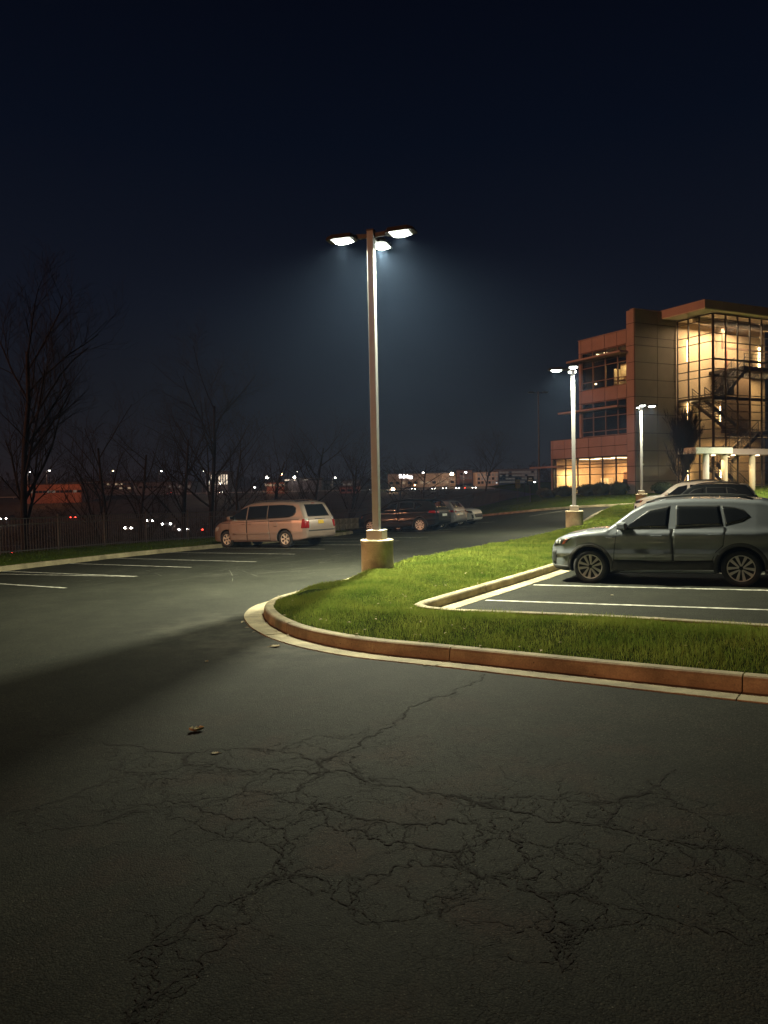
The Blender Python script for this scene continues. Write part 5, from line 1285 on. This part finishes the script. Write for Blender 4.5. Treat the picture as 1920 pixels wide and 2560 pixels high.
# buildings on the far side
def far_building(px0, px1, py0, Y, dpt, m, label, wins=None, flat=True):
    x0, _, zt = far(px0, py0, Y); x1 = (px1 - 960) / 1922 * Y; z0 = min(TZ(x0, Y), TZ(x1, Y)) - 1
    t = thing('distant_building', label, 'building', ((x0 + x1) / 2, Y, z0)); w_ = x1 - x0; H_ = zt - z0
    b = MB(); b.box((0, dpt / 2, H_ / 2), (w_, dpt, H_)); b.build('wall', m, t)
    b = MB(); b.box((0, dpt / 2, H_ + .15), (w_ + .6, dpt + .6, .3)); b.build('roof', M_CORE, t)
    if wins:
        nx_, nz_, ww, wh, z_lo, z_hi, wm, prob = wins
        rr_ = random.Random(int(px0))
        for i in range(nx_):
            for j in range(nz_):
                xx = -w_ / 2 + w_ * (i + .5) / nx_; zz = H_ * (z_lo + (z_hi - z_lo) * ((j + .5) / nz_))
                b = MB(); b.box((xx, -.05, zz), (ww, .1, wh)); b.build('window', wm if rr_.random() < prob else M_GLASS, t)
    return t, w_, H_
WG = emis('far_window_glow', (1, .72, .45), .35); WGD = emis('far_window_dim', (.9, .75, .6), .10); WGB = emis('far_window_bright', (1, .82, .62), 1.6)
MB1 = mat('far_wall_tan', (.34, .25, .19), .8, var=.15, scale=.3); MB2 = mat('far_wall_brick', (.30, .13, .09), .8, var=.2, scale=.4); MB3 = mat('far_wall_grey', (.13, .12, .13), .8, var=.1)
far_building(55, 205, 1213, 262, 20, MB2, 'long orange-lit brick building left beyond the valley', (14, 1, 1.2, .8, .55, .8, WGD, .4))
far_building(165, 330, 1206, 330, 18, MB3, 'low dark building with scattered lit windows past the brick one', (16, 2, 1.3, .7, .45, .95, WG, .35))
far_building(335, 480, 1207, 320, 18, MB3, 'long dim building behind the small bare trees', (12, 1, 1.2, .8, .5, .9, WGD, .5))
far_building(516, 572, 1181, 310, 12, MB3, 'tall slatted building glowing in vertical strips', (9, 1, .55, 4.0, .45, .95, WGB, .8))
far_building(668, 712, 1207, 300, 12, MB2, 'low orange-lit yard wall building above the minivan', (8, 1, 2.0, .7, .7, .95, WG, .8))
far_building(716, 805, 1197, 345, 14, MB3, 'single-storey building with a bright canopy edge', (10, 1, 2.6, .5, .85, .97, WGB, .5))
far_building(850, 900, 1217, 280, 12, MB2, 'plain brick building left of the tallest lamp post', (3, 1, 1.5, .8, .4, .8, WGD, .3))
far_building(785, 900, 1204, 350, 14, MB3, 'dark flat building left of the tallest lamp post on the rise', (14, 1, 1.5, .7, .5, .9, WGD, .4))
t, w_, H_ = far_building(972, 1140, 1186, 360, 24, MB1, 'wide tan shop building with a white glowing sign', (11, 1, 1.6, 1.1, .3, .6, WG, .3))
sg = lk('shop_sign', None, t); sg.location = (-w_ / 2 + 5.2, -.25, H_ - 1.9); ME = emis('sign_letter_glow', (1, 1, 1), 6)
xx = 0
for hh, ww, dz in ((1.75, .95, 0), (1.1, .62, 0), (1.7, .5, 0), (1.1, .3, 0), (1.1, .62, 0), (1.65, .28, 0), (1.1, .62, 0), (1.45, .6, -.4), (1.4, .6, -.4)):
    b = MB(); b.box((xx + ww / 2, 0, hh / 2 + dz), (ww, .12, hh)); b.build('letter', ME, sg); xx += ww + .13
far_building(1150, 1182, 1176, 400, 16, MB1, 'small tan block on the rise behind the warm lamp', (3, 2, 1.2, .8, .4, .9, WGD, .5))
far_building(1194, 1247, 1181, 350, 16, MB1, 'brown office block lit in blotches right of the shops', (6, 3, 1.0, 1.1, .25, .95, WGD, .5))
far_building(1249, 1345, 1174, 370, 18, MB3, 'dark multi-storey office block with faint window rows', (12, 4, 1.1, .7, .2, .92, WGD, .6))
for px, py, Y, en, col in ((130, 1196, 250, 1500, (1, .32, .10)), (690, 1196, 290, 1500, (1, .40, .15)), (1125, 1190, 348, 3200, (1, .74, .45)), (1215, 1188, 340, 1300, (1, .66, .45)), (965, 1196, 330, 1200, (.75, 1, .35)), (520, 1203, 300, 900, (1, .8, .6))):
    x, y, z = far(px, py, Y); L_ = bpy.data.lights.new('flood_light', 'POINT'); L_.energy = en; L_.color = col; L_.shadow_soft_size = .3
    o = bpy.data.objects.new('flood_light', L_); C.objects.link(o); o.location = (x, y, max(z, TZ(x, y) + 2.5))
# white block wall seen behind the minivan tail and past the far fence
wl = thing('block_wall', 'low pale stone block wall behind the minivan by the fence', 'wall')
bw = [(-4.3, 46.2), (-2.4, 51.5), (0.6, 58.0)]
k = 0
for (p, q) in zip(bw[:-1], bw[1:]):
    n = int(math.hypot(q[0] - p[0], q[1] - p[1]) / .85)
    for i in range(n):
        t_ = (i + .5) / n; x = p[0] + (q[0] - p[0]) * t_; y = p[1] + (q[1] - p[1]) * t_; z = gl_(x, y)
        for row in range(2):
            b = MB(); b.box((0, 0, 0), (.80, .35, .34)); o = b.build('stone_block', M_BASE, wl, bevel=.03); o.location = (x, y, z + .17 + row * .35); o.rotation_euler = (0, 0, math.atan2(q[1] - p[1], q[0] - p[0]))

# unseen evergreen added out of frame to the left, its crown keeps the low sodium light off the grey car
ev = thing('added_shade_tree', 'unseen round-headed evergreen added left of the viewer to shade the grey car', 'tree', (-16.9, 2.2, gl_(-16.9, 2.2)))
b = MB(); b.tube([(0, 0, -.2), (0, 0, 4.4), (.1, .2, 6.5)], [.18, .12, .03], 8); b.build('trunk', M_BARK, ev)
b = MB(); r = random.Random(3)
for _ in range(6500):
    u = Vector([r.gauss(0, 1) for _ in range(3)]).normalized() * r.uniform(.25, 1) ** .6; p = Vector((u.x * 3.1, u.y * 3.1, 5.7 + u.z * 1.75)); s_ = .2
    d1 = Vector([r.gauss(0, 1) for _ in range(3)]).normalized() * s_; d2 = Vector([r.gauss(0, 1) for _ in range(3)]).normalized() * s_
    b.add([p - d1, p + d2, p + d1, p - d2], [(0, 1, 2, 3)])
b.build('crown', M_BUSH, ev, kind='stuff')

# ================================================================ thin volume added so the lamps get a blue glow
mh = bpy.data.materials.new('glow_haze'); mh.use_nodes = True; nt = mh.node_tree; nt.nodes.clear()
o_ = nt.nodes.new('ShaderNodeOutputMaterial'); pv = nt.nodes.new('ShaderNodeVolumePrincipled')
pv.inputs['Density'].default_value = .0006; pv.inputs['Color'].default_value = (.38, .58, 1, 1); pv.inputs['Anisotropy'].default_value = .45
nt.links.new(pv.outputs[0], o_.inputs['Volume'])
hb = MB(); hb.box((0, 500, 6.5), (1460, 1460, 31)); hb.build('glow_haze', mh, kind='stuff', label='thin blue volume added over the car park to give the lamps a glow')
